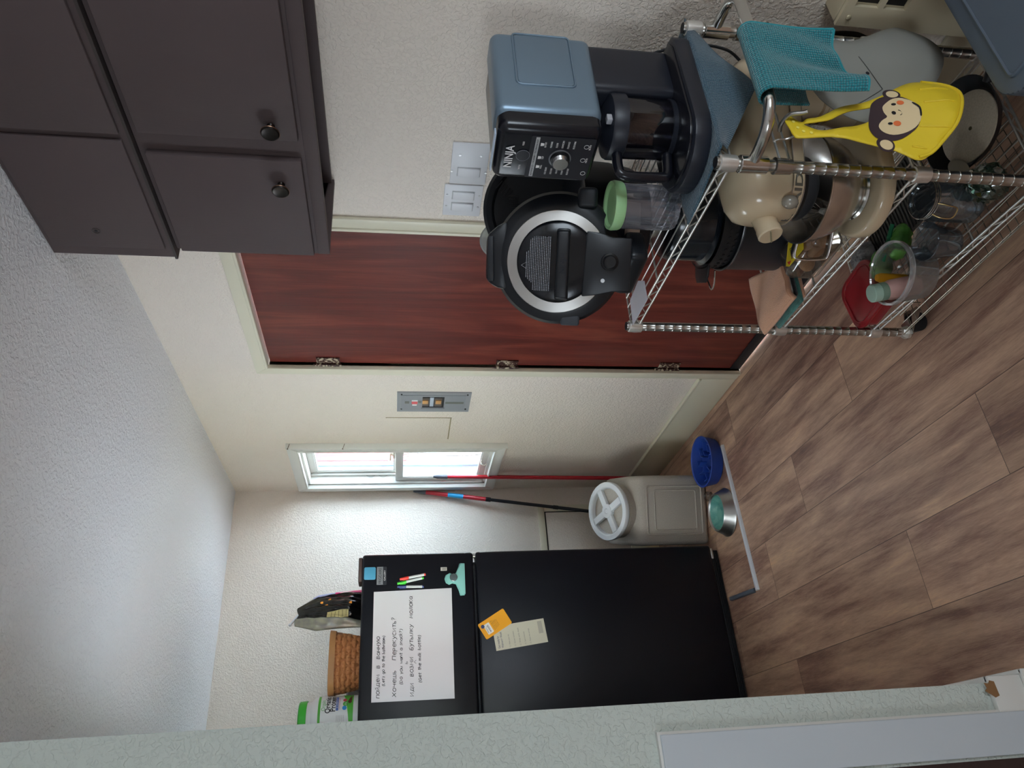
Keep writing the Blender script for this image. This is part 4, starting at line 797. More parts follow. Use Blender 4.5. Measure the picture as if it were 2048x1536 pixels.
# ------------------------------------------------------------------ grey blue storage bin nearest the camera
M_SLATE = mat('slate_blue_plastic', '525d6a', rough=0.42)
sbn = thing('storage_bin', 'slate blue lidded storage bin in front of the wire rack', 'storage bin', (1.30, 0.52, 0))
def sbx(x, y): return (x - 1.30, y - 0.52)
b = MB(); b.prism(rrect(0.48, 0.46, 0.05), 0.40, T(0, 0, 0.0), bevel=0.004); b.build('bin_body', mat('slate_bin_side', '454c55', rough=0.5), sbn)
b = MB(); b.prism(rrect(0.53, 0.51, 0.06, 8), 0.045, T(0, 0, 0.397), bevel=0.008); b.build('lid', M_SLATE, sbn)
b = MB(); b.tube([(x, y, 0.4425) for x, y in rrect(0.455, 0.435, 0.012, 4)], 0.0045, 8, closed=True); b.prism(rrect(0.45, 0.43, 0.012), 0.004, T(0, 0, 0.441)); b.build('raised_panel', M_SLATE, sbn)
# ------------------------------------------------------------------ chrome wire rack
P1, P2, P3 = Vector((1.108, 1.607, 0)), Vector((1.072, 0.975, 0)), Vector((1.469, 0.955, 0)); P4 = P1 + P3 - P2
EL = (P1 - P2).normalized(); ES = (P3 - P2).normalized(); LL = (P1 - P2).length; LS = (P3 - P2).length
def rk(a, s, z=0.0):           # a metres along the long side from P2, s along the short side
    return P2 + EL * a + ES * s + Vector((0, 0, z))
rack = thing('wire_shelf_rack', 'chrome wire shelf rack on casters along the right wall', 'rack', (0, 0, 0))
M_RACK = mat('rack_chrome', 'e2e1dc', rough=0.34, metal=0.85)
M_POST = mat('rack_post_chrome', 'b3b0aa', rough=0.26, metal=1.0)
for Pk in (P1, P2, P3, P4):
    prof = [(0.0, 0.085), (0.0122, 0.085)]; z = 0.10
    while z < 0.90:
        prof += [(0.0126, z - 0.0006), (0.0118, z), (0.0132, z + 0.0014), (0.0126, z + 0.0022)]; z += 0.0254
    prof += [(0.0126, 0.915), (0.012, 0.918), (0.0, 0.918)]
    b = MB(); b.lathe(prof, 20, T(Pk.x, Pk.y, 0)); po = b.build('post', M_POST, rack, smooth=50)
    b = MB(); b.lathe([(0.0, 0.9155), (0.0115, 0.9155), (0.0115, 0.9185), (0, 0.9185)], 20, T(Pk.x, Pk.y, 0)); b.build('end_cap', M_BLACKM, po)
    for zc in (0.893, 0.465, 0.168):
        b = MB(); b.lathe([(0.0135, -0.019), (0.0165, -0.017), (0.0175, 0.0), (0.0160, 0.017), (0.0135, 0.019)], 24, T(Pk.x, Pk.y, zc)); b.build('collar', M_RACK, rack)
    # casters
    b = MB(); b.lathe([(0.006, 0.055), (0.018, 0.056), (0.020, 0.066), (0.017, 0.074), (0.013, 0.080), (0.013, 0.096)], 8, T(Pk.x, Pk.y, 0)); ca = b.build('caster', M_RACK, rack, smooth=20)
    wd = Vector((0.030, -0.012, 0)); cw = Pk + wd
    b = MB(); b.cyl(cw + Vector((-0.004, -0.010, 0.0285)), cw + Vector((0.004, 0.010, 0.0285)), 0.0285, seg=32); b.build('wheel', M_BLACKM, ca)
    b = MB(); b.prism([(-0.032, 0.058), (0.034, 0.058), (0.045, 0.040), (0.036, 0.028), (0.018, 0.034), (-0.010, 0.05)], 0.003, T(cw.x - 0.010, cw.y - 0.017, 0) @ RZ(-0.38) @ basis((1, 0, 0), (0, 0, 1), (0, -1, 0))); b.prism([(-0.032, 0.058), (0.034, 0.058), (0.045, 0.040), (0.036, 0.028), (0.018, 0.034), (-0.010, 0.05)], 0.003, T(cw.x - 0.002, cw.y + 0.014, 0) @ RZ(-0.38) @ basis((1, 0, 0), (0, 0, 1), (0, -1, 0))); b.box((Pk.x + 0.010, Pk.y - 0.003, 0.0575), (0.05, 0.034, 0.004), 0.001); b.build('fork', M_POST, ca)
for zc in (0.893, 0.465, 0.168):
    b = MB(); h = 0.0095; e = 0.014
    sides = [(rk(e, 0), rk(LL - e, 0), 22), (rk(e, LS), rk(LL - e, LS), 22), (rk(0, e), rk(0, LS - e), 12), (rk(LL, e), rk(LL, LS - e), 12)]
    for A, B, n in sides:
        for dz in (h, -h): b.tube([A + Vector((0, 0, zc + dz)), B + Vector((0, 0, zc + dz))], 0.0031, 8)
        pts = [A.lerp(B, i / n) + Vector((0, 0, zc + (h if i % 2 else -h))) for i in range(n + 1)]; b.tube(pts, 0.0019, 6)
    for i in range(1, 13):
        s_ = LS * i / 13; b.tube([rk(0.0, s_, zc + h + 0.002), rk(LL, s_, zc + h + 0.002)], 0.0019, 6)
    for a_ in (LL / 3, 2 * LL / 3): b.tube([rk(a_, 0, zc + 0.004), rk(a_, LS, zc + 0.004)], 0.0027, 8)
    b.build('shelf', M_RACK, rack, smooth=60)
# push handle and hook rail on the near end
HZ = 0.842
b = MB(); hp = [rk(0, 0, HZ) + Vector((0, -0.008, 0)), rk(-0.045, 0.004, HZ + 0.001), rk(-0.085, 0.016, HZ + 0.003), rk(-0.112, 0.045, HZ + 0.004), rk(-0.118, 0.09, HZ + 0.004), rk(-0.120, LS / 2, HZ + 0.004), rk(-0.118, LS - 0.09, HZ + 0.004), rk(-0.112, LS - 0.045, HZ + 0.004), rk(-0.085, LS - 0.016, HZ + 0.003), rk(-0.045, LS - 0.004, HZ + 0.001), rk(0, LS, HZ) + Vector((0, -0.008, 0))]
b.tube(smooth_path(hp, 6), 0.0115, 18); b.build('push_handle', M_STEEL, rack, smooth=60)
for Pk in (P2, P3):
    b = MB(); b.lathe([(0.0135, -0.032), (0.018, -0.031), (0.018, 0.025), (0.0165, 0.027), (0.0135, 0.028)], 28, T(Pk.x, Pk.y, HZ)); b.build('handle_sleeve', M_STEEL, rack)
    b = MB(); b.lathe([(0.0135, -0.020), (0.0155, -0.020), (0.0165, 0.0), (0.0175, 0.016), (0.0135, 0.018)], 28, T(Pk.x, Pk.y, 0.777)); b.build('collar', M_POST, rack)
b = MB()
for dz in (0.009, -0.012): b.tube([rk(-0.014, 0.006, 0.777 + dz), rk(-0.014, LS - 0.006, 0.777 + dz)], 0.0026, 8)
b.build('hook_rail', M_RACK, rack)
for k in range(4):
    s_ = LS * (0.13 + 0.25 * k); b = MB(); b.tube(smooth_path([rk(-0.014, s_, 0.788), rk(-0.020, s_, 0.782), rk(-0.024, s_, 0.764), rk(-0.036, s_, 0.752), rk(-0.060, s_, 0.752), rk(-0.066, s_, 0.760)], 4), 0.0022, 8); b.build('hook', M_POST, rack)
SZ = 0.9065      # top of the upper shelf wires
# ------------------------------------------------------------------ ice cream maker on its cloth
M_WAFFLE = mat('slate_blue_waffle_cloth', '4b7081', rough=0.95, sheen=0.3)
def waffle(m, scale, dist, c2=None):
    nt = m.node_tree; b = nt.nodes['Principled BSDF']; tc = nt.nodes['Texture Coordinate']
    uv = nt.nodes.new('ShaderNodeUVMap'); mp = nt.nodes.new('ShaderNodeMapping'); mp.inputs['Scale'].default_value = (scale, scale, scale); nt.links.new(uv.outputs[0], mp.inputs['Vector'])
    vo = nt.nodes.new('ShaderNodeTexVoronoi'); vo.inputs['Scale'].default_value = 1.0; vo.inputs['Randomness'].default_value = 0.25; nt.links.new(mp.outputs[0], vo.inputs['Vector'])
    bp = nt.nodes.new('ShaderNodeBump'); bp.invert = True; bp.inputs['Distance'].default_value = dist; nt.links.new(vo.outputs['Distance'], bp.inputs['Height']); nt.links.new(bp.outputs[0], b.inputs['Normal'])
    if c2:
        r = nt.nodes.new('ShaderNodeValToRGB'); r.color_ramp.elements[0].color = b.inputs['Base Color'].default_value; r.color_ramp.elements[1].color = srgb(c2); r.color_ramp.elements[1].position = 0.75
        nt.links.new(vo.outputs['Distance'], r.inputs['Fac']); nt.links.new(r.outputs[0], b.inputs['Base Color'])
waffle(M_WAFFLE, 210, 0.0035, '1e3848')
def cloth(name, fn, nu, nv, m, su, sv, parent=None, thick=0.003, **kw):
    """a sheet with uv in metres"""
    b = MB(); b.grid(fn, nu, nv); o = b.build(name, m, parent, smooth=80, solid=thick, **kw)
    return o
def cloth_uv(name, fn, nu, nv, m, su, sv, parent=None, thick=0.003):
    bm = bmesh.new(); uvl = bm.loops.layers.uv.new('UVMap'); V = [[bm.verts.new(fn(i / nu, j / nv)) for j in range(nv + 1)] for i in range(nu + 1)]
    for i in range(nu):
        for j in range(nv):
            f = bm.faces.new((V[i][j], V[i + 1][j], V[i + 1][j + 1], V[i][j + 1])); f.smooth = True
            for l, (a, c) in zip(f.loops, ((i, j), (i + 1, j), (i + 1, j + 1), (i, j + 1))): l[uvl].uv = (a / nu * su, c / nv * sv)
    me = bpy.data.meshes.new(name); bm.to_mesh(me); bm.free(); me.materials.append(m)
    o = bpy.data.objects.new(name, me); COL.objects.link(o); o.parent = parent
    md = o.modifiers.new('thickness', 'SOLIDIFY'); md.thickness = thick; md.offset = 0
    return o
# flat part on the shelf plus the corner that hangs over the near edge
def clothf(u, v):
    # u along the near edge (x), v away from the camera
    x = 1.085 + 0.40 * u; yy = 0.955 + 0.20 * v
    z = SZ + 0.0022 + 0.0012 * math.sin(u * 31) * math.sin(v * 17)
    if v < 0.45:
        t = (0.45 - v) / 0.45; tip = max(0.0, 1 - abs(u - 0.47) / 0.50)
        drop = 0.112 * tip * t
        yy = 0.952 - 0.006 * t * tip - 0.004 * math.sin(u * 15) * t; z -= drop + 0.002 * t
    else: yy = 0.953 + 0.205 * (v - 0.45) / 0.55
    return Vector((x + 0.012 * math.sin(v * 5), yy, z))
tag(cloth_uv('dish_cloth', clothf, 48, 36, M_WAFFLE, 0.40, 0.30, None, 0.0035), 'slate blue waffle dish cloth under the ice cream maker hanging over the shelf edge', 'cloth')
ic = thing('ice_cream_maker', 'tall black and blue grey ice cream maker on the top shelf', 'ice cream maker', (0, 0, 0))
M_SIDE = mat('blue_grey_metallic_shell', '74899a', rough=0.36, metal=0.5, coat=0.1)
M_ICB = mat('charcoal_machine_plastic', '1d2029', rough=0.4); M_ICG = mat('gloss_black_panel', '12131a', rough=0.22)
IZ = SZ + 0.005
# base foot: rounded front
def dshape(x0, x1, y0, y1, r): 
    pts = []; yc = (y0 + y1) / 2; hw = (y1 - y0) / 2
    for k in range(17):
        a = PI / 2 + PI * k / 16; pts.append((x0 + hw * 0.85 + hw * 0.85 * math.cos(a), yc + hw * math.sin(a)))
    pts += [(x1 - r, y0), (x1 - r * 0.3, y0 + r * 0.3), (x1, y0 + r), (x1, y1 - r), (x1 - r * 0.3, y1 - r * 0.3), (x1 - r, y1)]
    return pts
b = MB(); b.prism(dshape(1.105, 1.452, 0.952, 1.152, 0.03), 0.036, T(0, 0, IZ), bevel=0.004); b.build('base', M_ICB, ic)
b = MB(); b.prism(dshape(1.118, 1.44, 0.962, 1.150, 0.03), 0.008, T(0, 0, IZ + 0.034), bevel=0.002); b.build('base_tray', M_ICG, ic)
b = MB(); b.box((1.372, 1.062, IZ + 0.14), (0.145, 0.135, 0.22), 0.018, 4); b.build('column', M_ICB, ic)
# head: black core, shell wrapped over near side / top
HZ0, HZ1_ = 1.128, 1.345
b = MB(); b.box((1.302, 1.066, (HZ0 + HZ1_) / 2), (0.286, 0.150, HZ1_ - HZ0), 0.022, 5); b.build('head', M_ICG, ic)
b = MB(); b.box((1.322, 1.024, (HZ0 + HZ1_) / 2 + 0.002), (0.252, 0.080, HZ1_ - HZ0 + 0.006), 0.020, 5); b.build('side_shell', M_SIDE, ic)
b = MB(); b.prism(rrect(0.155, 0.118, 0.008), 0.002, T(1.358, 0.9845, 1.240) @ basis((1, 0, 0), (0, 0, 1), (0, -1, 0)), bevel=0.0006); b.build('side_recess', M_SIDE, ic)
b = MB(); b.tube([(1.358 + x, 0.9832, 1.240 + y) for x, y in rrect(0.162, 0.125, 0.010)], 0.0022, 8, closed=True); b.build('side_bead', M_SIDE, ic)
b = MB(); b.box((1.172, 1.068, 1.349), (0.018, 0.10, 0.003), 0.001, mtx=None); b.build('top_sky_reflection', mat('painted_sky_reflection', 'b9cbe0', rough=0.3), ic)  # pale blue strip paints the sky reflected in the top front chamfer
# control panel on the front face (faces -x)
FX = 1.1585
def IP(y, z, d=0.0006): return T(FX - d, y, z) @ basis((0, -1, 0), (0, 0, 1), (-1, 0, 0))
def icfit(body, y0, y1, z, size, m=M_WHITEINK, d=0.0012, off=0.0, parent=None, rot=0):
    o = text_mesh('writing', body, size, m, parent or ic, Matrix.Identity(4), 0.0001, 'LEFT', 0, off)
    xs = [v.co.x for v in o.data.vertices]; w = max(xs) - min(xs); f = abs(y1 - y0) / w
    o.data.transform(Matrix.Diagonal((f, 1, 1, 1)) @ T(-min(xs), 0, 0)); o.matrix_local = IP(max(y0, y1), z, d); return o
b = MB(); b.prism(rrect(0.112, 0.135, 0.004), 0.0008); b.build('control_panel', mat('control_panel_black', '1b1c24', rough=0.35), ic, mtx=IP(1.068, 1.208, 0.0), smooth=0)
icfit('NINJA', 1.099, 1.040, 1.315, 0.024, off=0.0004)
b = MB(); b.prism(rrect(0.106, 0.008, 0.0005), 0.0004); b.build('silver_strip', mat('silver_strip', 'c3c5c8', rough=0.3, metal=0.4), ic, mtx=IP(1.068, 1.262, 0.0008), smooth=0)
icfit('ADVANCED CREAMIFY TECHNOLOGY', 1.118, 1.02, 1.262, 0.006, M_INK, 0.0014)
b = MB(); b.lathe([(0, 0), (0.013, 0), (0.0135, 0.001), (0, 0.0015)], 28); b.build('power_button', mat('dark_button', '25262d', rough=0.4), ic, mtx=IP(1.065, 1.287, 0.0008))
b = MB(); b.tube([(0.0142 * math.cos(i * PI / 16), 0.0142 * math.sin(i * PI / 16), 0.0006) for i in range(32)], 0.0005, 6, closed=True); b.build('button_ring', mat('grey_ring', '777880'), ic, mtx=IP(1.065, 1.287, 0.0008))
for body, y0, y1, z in (('INSTALL', 1.103, 1.090, 1.290), ('PULSE', 1.038, 1.028, 1.290), ('FULL', 1.098, 1.088, 1.244), ('TOP', 1.072, 1.064, 1.244), ('BOTTOM', 1.040, 1.027, 1.244), ('ICE CREAM', 1.113, 1.094, 1.232), ('LITE ICE CREAM', 1.112, 1.096, 1.220), ('GELATO', 1.110, 1.098, 1.208), ('SORBET', 1.112, 1.099, 1.196), ('FROZEN YOGURT', 1.112, 1.094, 1.184), ('MILKSHAKE', 1.040, 1.024, 1.232), ('SLUSHI', 1.039, 1.027, 1.220), ('CREAMICCINO', 1.040, 1.020, 1.208), ('ITALIAN ICE', 1.040, 1.022, 1.196), ('FROZEN DRINK', 1.040, 1.020, 1.184), ('MIX-IN', 1.075, 1.063, 1.150), ('RE-SPIN', 1.040, 1.027, 1.150)):
    icfit(body, y0, y1, z, 0.0055)
for y, z in ((1.105, 1.150), (1.069, 1.158), (1.033, 1.158)):
    b = MB(); b.tube([(0.005 * math.cos(i * PI / 10), 0.005 * math.sin(i * PI / 10), 0) for i in range(20)], 0.0004, 5, closed=True); b.build('icon_ring', M_WHITEINK, ic, mtx=IP(y, z, 0.0012))
for y in (1.093, 1.068, 1.033):
    b = MB(); b.prism([(-0.003, -0.0035), (0.003, -0.0035), (0.004, 0.0035), (-0.004, 0.0035)], 0.0003); b.build('cup_icon', M_WHITEINK, ic, mtx=IP(y, 1.251, 0.0010), smooth=0)
b = MB(); b.lathe([(0.0195, 0.0), (0.0235, 0.0), (0.0235, 0.002), (0.0195, 0.002)], 40, caps=False); b.build('dial_ring', mat('dial_ring_grey', '8a8b90', rough=0.3, metal=0.5), ic, mtx=IP(1.068, 1.208, 0.0008))
b = MB(); b.lathe([(0.019, 0.0), (0.019, 0.006), (0.0175, 0.008), (0.0168, 0.016), (0.0155, 0.018), (0.0, 0.0185)], 40); dk = b.build('dial', mat('spun_metal_dial', 'c9cbcc', rough=0.22, metal=1.0), ic, mtx=IP(1.068, 1.208, 0.0008))
b = MB(); b.lathe([(0.0215, 0.0), (0.0205, 0.008), (0.0178, 0.0085), (0.0178, 0.0)], 36, caps=False); b.build('dial_skirt', M_BLACK, dk)
b = MB(); b.lathe([(0.022, 0), (0.030, 0.012), (0.034, 0.020)], 28, T(1.262, 1.062, 1.105)); b.build('spindle_housing', M_BLACK, ic)
# processing bowl locked on the base
BC = (1.258, 1.062)
M_SMOKE = pane_mat('smoky_clear_plastic', '8f90a4', 0.10, 0.02, 0.12, '1a1b26')
b = MB(); b.lathe([(0.0, 0.0), (0.062, 0.0), (0.064, 0.004), (0.066, 0.112), (0.0645, 0.112), (0.0625, 0.005), (0.0, 0.003)], 44, T(BC[0], BC[1], IZ + 0.044)); pb = b.build('outer_bowl', M_SMOKE, ic)
b = MB(); b.lathe([(0.066, 0.0), (0.070, 0.002), (0.070, 0.028), (0.067, 0.034), (0.050, 0.040), (0.028, 0.050), (0.012, 0.052), (0.0, 0.050)], 44, T(BC[0], BC[1], IZ + 0.150)); b.build('bowl_lid', M_ICB, ic)
b = MB(); b.box((BC[0] - 0.030, BC[1] - 0.045, IZ + 0.193), (0.018, 0.014, 0.012), 0.002); b.build('lid_latch', mat('latch_silver', 'a8aab0', rough=0.3), ic)
b = MB(); b.lathe([(0.0, 0.002), (0.064, 0.002), (0.066, 0.014), (0.062, 0.016), (0.0, 0.014)], 40, T(BC[0], BC[1], IZ + 0.038)); b.build('bowl_socket', M_ICB, ic)
hx = BC[0] - 0.066; ha = math.radians(168); hd = Vector((math.cos(ha), math.sin(ha), 0)); c0 = Vector((BC[0], BC[1], IZ))
b = MB(); b.tube(smooth_path([c0 + hd * 0.060 + Vector((0, 0, 0.165)), c0 + hd * 0.105 + Vector((0, 0, 0.165)), c0 + hd * 0.122 + Vector((0, 0, 0.150)), c0 + hd * 0.122 + Vector((0, 0, 0.075)), c0 + hd * 0.112 + Vector((0, 0, 0.056)), c0 + hd * 0.060 + Vector((0, 0, 0.052))], 6), 0.0115, 12); b.build('bowl_handle', M_ICG, ic)
b = MB(); b.tube(smooth_path([(1.44, 1.10, 1.0), (1.50, 1.06, 0.97), (1.52, 1.03, 0.86), (1.50, 1.02, 0.78), (1.46, 1.03, 0.74)], 6), 0.0035, 8); b.build('power_cord', M_BLACKM, ic)
# ------------------------------------------------------------------ ribbed clear canister with pale green lid
gc = thing('lidded_tumbler', 'ribbed clear container with pale green lid between the two black machines', 'container', (1.164, 1.204, SZ))
M_CLEAR = pane_mat('clear_ribbed_plastic', 'e4e6ee', 0.14, 0.04, 0.10, 'cfd2dc')
b = MB()
nn = 72; rings = []
for (r, z) in [(0.036, 0.0), (0.046, 0.004), (0.049, 0.02), (0.050, 0.07), (0.051, 0.10), (0.052, 0.142)]:
    rings.append([b.bm.verts.new(((r + (0.0022 if (k % 4 < 2) and z < 0.075 else 0)) * math.cos(2 * PI * k / nn), (r + (0.0022 if (k % 4 < 2) and z < 0.075 else 0)) * math.sin(2 * PI * k / nn), z)) for k in range(nn)])
for A, B in zip(rings, rings[1:]):
    for k in range(nn): b.bm.faces.new((A[k], A[(k + 1) % nn], B[(k + 1) % nn], B[k]))
b.bm.faces.new(rings[0][::-1]); b.build('ribbed_body', M_CLEAR, gc, smooth=20)
M_PGRN = mat('pale_green_lid', '9ecb93', rough=0.45)
b = MB(); b.lathe([(0.0, 0.150), (0.044, 0.150), (0.048, 0.156), (0.054, 0.157), (0.0565, 0.150), (0.055, 0.136), (0.053, 0.132), (0.0, 0.132)], 48); b.build('lid', M_PGRN, gc)
# ------------------------------------------------------------------ multi cooker with its open lids
M_FD = mat('cooker_black_plastic', '14171c', rough=0.36); M_FDM = mat('cooker_matt_black', '1a1d22', rough=0.5)
fo = thing('multi_cooker', 'big round black multi cooker with upright steel ringed lid on the top shelf', 'cooker', (0, 0, 0))
FC = Vector((1.305, 1.425, 0))
b = MB(); b.lathe([(0.0, 0.004), (0.120, 0.004), (0.135, 0.012), (0.150, 0.045), (0.160, 0.10), (0.163, 0.17), (0.160, 0.185), (0.145, 0.190), (0.120, 0.186), (0.0, 0.180)], 56, T(FC.x, FC.y, SZ)); b.build('cooker_body', M_FD, fo)
b = MB(); b.lathe([(0.1505, 0.045), (0.158, 0.085), (0.1595, 0.0855), (0.152, 0.0445)], 56, T(FC.x, FC.y, SZ), arc=(math.radians(150), math.radians(250)), caps=False); b.build('steel_band', M_BRUSH, fo)
b = MB(); b.box((1.125, 1.36, SZ + 0.072), (0.085, 0.15, 0.05), 0.014, 3, mtx=None); 
b.build('control_housing', M_FD, fo)
for k in range(4):
    a = math.radians(45 + 90 * k); b = MB(); b.cyl((FC.x + 0.11 * math.cos(a), FC.y + 0.11 * math.sin(a), SZ), (FC.x + 0.11 * math.cos(a), FC.y + 0.11 * math.sin(a), SZ + 0.006), 0.012, seg=14); b.build('foot', M_BLACKM, fo)
# hinged crisping lid, standing open behind
nr = Vector((-0.62, -0.775, 0.12)).normalized(); up = (Vector((0, 0, 1)) - nr * nr.z).normalized(); rt = up.cross(nr).normalized()
DM = basis(rt, up, nr, (1.398, 1.478, 1.155))
b = MB(); b.lathe([(0.0, -0.085), (0.10, -0.080), (0.135, -0.055), (0.155, -0.015), (0.158, 0.0), (0.150, 0.008), (0.135, 0.004), (0.128, -0.01), (0.0, -0.012)], 56, DM); cl_ = b.build('crisping_lid', M_FDM, fo)
for g0, (ux_, uy_) in enumerate(((0.055, 0.105), (0.012, 0.075))):
    for k in range(4 if g0 else 6):
        b = MB(); b.box((0, 0, 0), (0.026, 0.004, 0.002), 0.0006, mtx=DM @ T(ux_, uy_, 0.0) @ RZ(-0.7 if g0 == 0 else PI / 2) @ T(0, (k - 2.5) * 0.0095, 0.004)); b.build('vent_slot', M_INK, cl_)
b = MB(); b.box((0.140, -0.010, 0.0), (0.045, 0.085, 0.05), 0.014, 3, mtx=DM); b.build('lid_handle', M_FDM, cl_)
b = MB(); b.lathe([(0.0, -0.012), (0.045, -0.012), (0.048, -0.004), (0.044, 0.0), (0.0, 0.002)], 32, DM @ T(-0.085, 0.118, -0.03)); b.build('clear_cap', pane_mat('frosted_cap', 'e8ecec', 0.15, 0.1, 0.35, 'b9c4c0'), cl_)
b = MB(); b.box((1.425, 1.52, SZ + 0.115), (0.09, 0.09, 0.12), 0.02, 3); b.build('hinge_housing', M_FDM, fo)
# pressure lid, upright in front
pl = thing('pressure_lid', 'round black pressure cooker lid with brushed steel ring standing upright facing the camera', 'lid', (0, 0, 0))
n_ = Vector((-0.622, -0.754, 0.212)).normalized(); up2 = (Vector((0, 0, 1)) - n_ * n_.z).normalized(); rt2 = up2.cross(n_).normalized()
LC = Vector((1.092, 1.324, 1.169)); PM = basis(rt2, up2, n_, LC); PMi = PM
def ph(m=None): return PM if m is None else PM @ m
b = MB(); b.lathe([(0.0, -0.062), (0.12, -0.062), (0.146, -0.055), (0.155, -0.044), (0.157, -0.030), (0.150, -0.018), (0.132, -0.010), (0.121, -0.0075), (0.0, -0.0075)], 72, ph(T(0.008, -0.002, 0))); b.build('lid_shell', M_FD, pl)
b = MB(); b.lathe([(0.119, -0.009), (0.1205, -0.0035), (0.119, -0.001), (0.096, 0.002), (0.094, -0.002)], 72, ph(), caps=False); b.build('steel_ring', mat('brushed_ring_steel', 'b7b5b1', rough=0.3, metal=1.0), pl)
b = MB(); b.lathe([(0.0955, -0.004), (0.094, 0.002), (0.088, 0.005), (0.05, 0.0065), (0.0, 0.007)], 64, ph()); b.build('lid_dome', mat('gloss_black_lid', '0c0e14', rough=0.18), pl)
b = MB(); b.prism([(-0.079, -0.060), (0.074, -0.066), (0.070, -0.100), (0.062, -0.128), (0.060, -0.172), (-0.062, -0.172), (-0.066, -0.130), (-0.074, -0.098)], 0.016, ph(T(0, 0, -0.008)), bevel=0.004); b.build('valve_housing', M_FD, pl)
b = MB(); b.prism([(-0.070, 0.118), (0.092, 0.122), (0.080, 0.145), (0.062, 0.165), (0.05, 0.171), (-0.045, 0.171), (-0.058, 0.160), (-0.068, 0.140)], 0.034, ph(T(0, 0, -0.046)), bevel=0.008); b.build('front_tab', M_FD, pl)
b = MB(); b.prism([(-0.052, 0.150), (0.056, 0.154), (0.054, 0.168), (-0.050, 0.166)], 0.008, ph(T(0, 0, -0.014)), bevel=0.003); b.build('tab_grip', M_FDM, pl)
b = MB(); b.box((-0.006, -0.012, 0.019), (0.158, 0.030, 0.020), 0.006, 3, mtx=PM); b.box((0.066, -0.012, 0.010), (0.022, 0.032, 0.02), 0.005, 2, mtx=PM); b.box((-0.078, -0.012, 0.010), (0.022, 0.032, 0.02), 0.005, 2, mtx=PM); b.build('lid_grip', M_FD, pl)
o = text_mesh('writing', 'NINJA', 0.017, mat('embossed_black', '23252c', rough=0.25), pl, PM @ T(-0.004, -0.012, 0.0292), 0.0003, 'CENTER', 0, 0.0004)
b = MB(); b.lathe([(0.021, 0.0), (0.020, 0.012), (0.016, 0.014), (0.0155, 0.022), (0.013, 0.024), (0.009, 0.0235), (0.0, 0.0245)], 32, ph(T(0.004, -0.122, 0.007))); b.build('steam_valve', M_BLACK, pl)
b = MB(); b.cyl(PM @ Vector((-0.040, -0.108, 0.006)), PM @ Vector((-0.040, -0.108, 0.0095)), 0.0048, seg=18); b.build('float_pin', M_WHITEP, pl)
for i in range(14):
    v_ = 0.073 - i * 0.0042; hw = min(0.066, math.sqrt(max(0.0001, 0.090 ** 2 - (v_ + 0.002) ** 2)) - 0.004); f0 = -hw * (0.98 if i > 3 else 0.75) - 0.004; f1 = hw * 0.86 * (0.55 if i < 2 else 1.0)
    rr = random.Random(i); x = f0
    b = MB()
    while x < f1:
        w_ = rr.uniform(0.002, 0.0065); b.b2((x, v_ - 0.0007, 0.0062), (min(x + w_, f1 + .001), v_ + 0.0007, 0.0072), mtx=PM); x += w_ + 0.0009
    o = b.build('fine_print_line', mat('lid_print_grey', '9b9da3', rough=0.5), pl, smooth=0); o['kind'] = 'stuff'
b = MB(); b.tube([PM @ Vector(p) for p in ((-0.018, 0.073, 0.0068), (-0.003, 0.073, 0.0068), (-0.0105, 0.085, 0.0068))], 0.0005, 5, closed=True); b.build('warning_triangle', M_WHITEINK, pl)
b = MB(); b.box((0.150, -0.064, -0.020), (0.048, 0.046, 0.042), 0.010, 3, mtx=PM); b.build('locking_lug', M_FDM, pl)
b = MB(); b.box((-0.138, -0.036, -0.030), (0.026, 0.046, 0.032), 0.006, 3, mtx=PM); b.build('locking_lug', mat('grey_rubber', '35393f', rough=0.6), pl)
# paper on the shelf
b = MB(); b.prism([(1.176, 1.492), (1.145, 1.452), (1.088, 1.456), (1.096, 1.585), (1.171, 1.574)], 0.0008, T(0, 0, SZ)); tag(b.build('paper_sheet', mat('white_paper', 'd8d5dc', rough=0.7), smooth=0), 'white paper sheet on the far front corner of the top shelf', 'paper')
def loft(b, secs, seg=32, axis_m=None, p=2.6):
    """cross sections (x, halfwidth, zbottom, ztop) joined along x"""
    rings = []; vs = []
    for (x, w, zb, zt) in secs:
        ring = []
        for k in range(seg):
            a = 2 * PI * k / seg; c, s_ = math.cos(a), math.sin(a); q = (abs(c) ** p + abs(s_) ** p) ** (-1 / p)
            v = b.bm.verts.new((x, w * c * q, (zb + zt) / 2 + (zt - zb) / 2 * s_ * q)); ring.append(v); vs.append(v)
        rings.append(ring)
    for A, B in zip(rings, rings[1:]):
        for k in range(seg): b.bm.faces.new((A[k], A[(k + 1) % seg], B[(k + 1) % seg], B[k]))
    b.bm.faces.new(rings[0][::-1]); b.bm.faces.new(rings[-1])
    if axis_m is not None: b._xf(vs, axis_m)
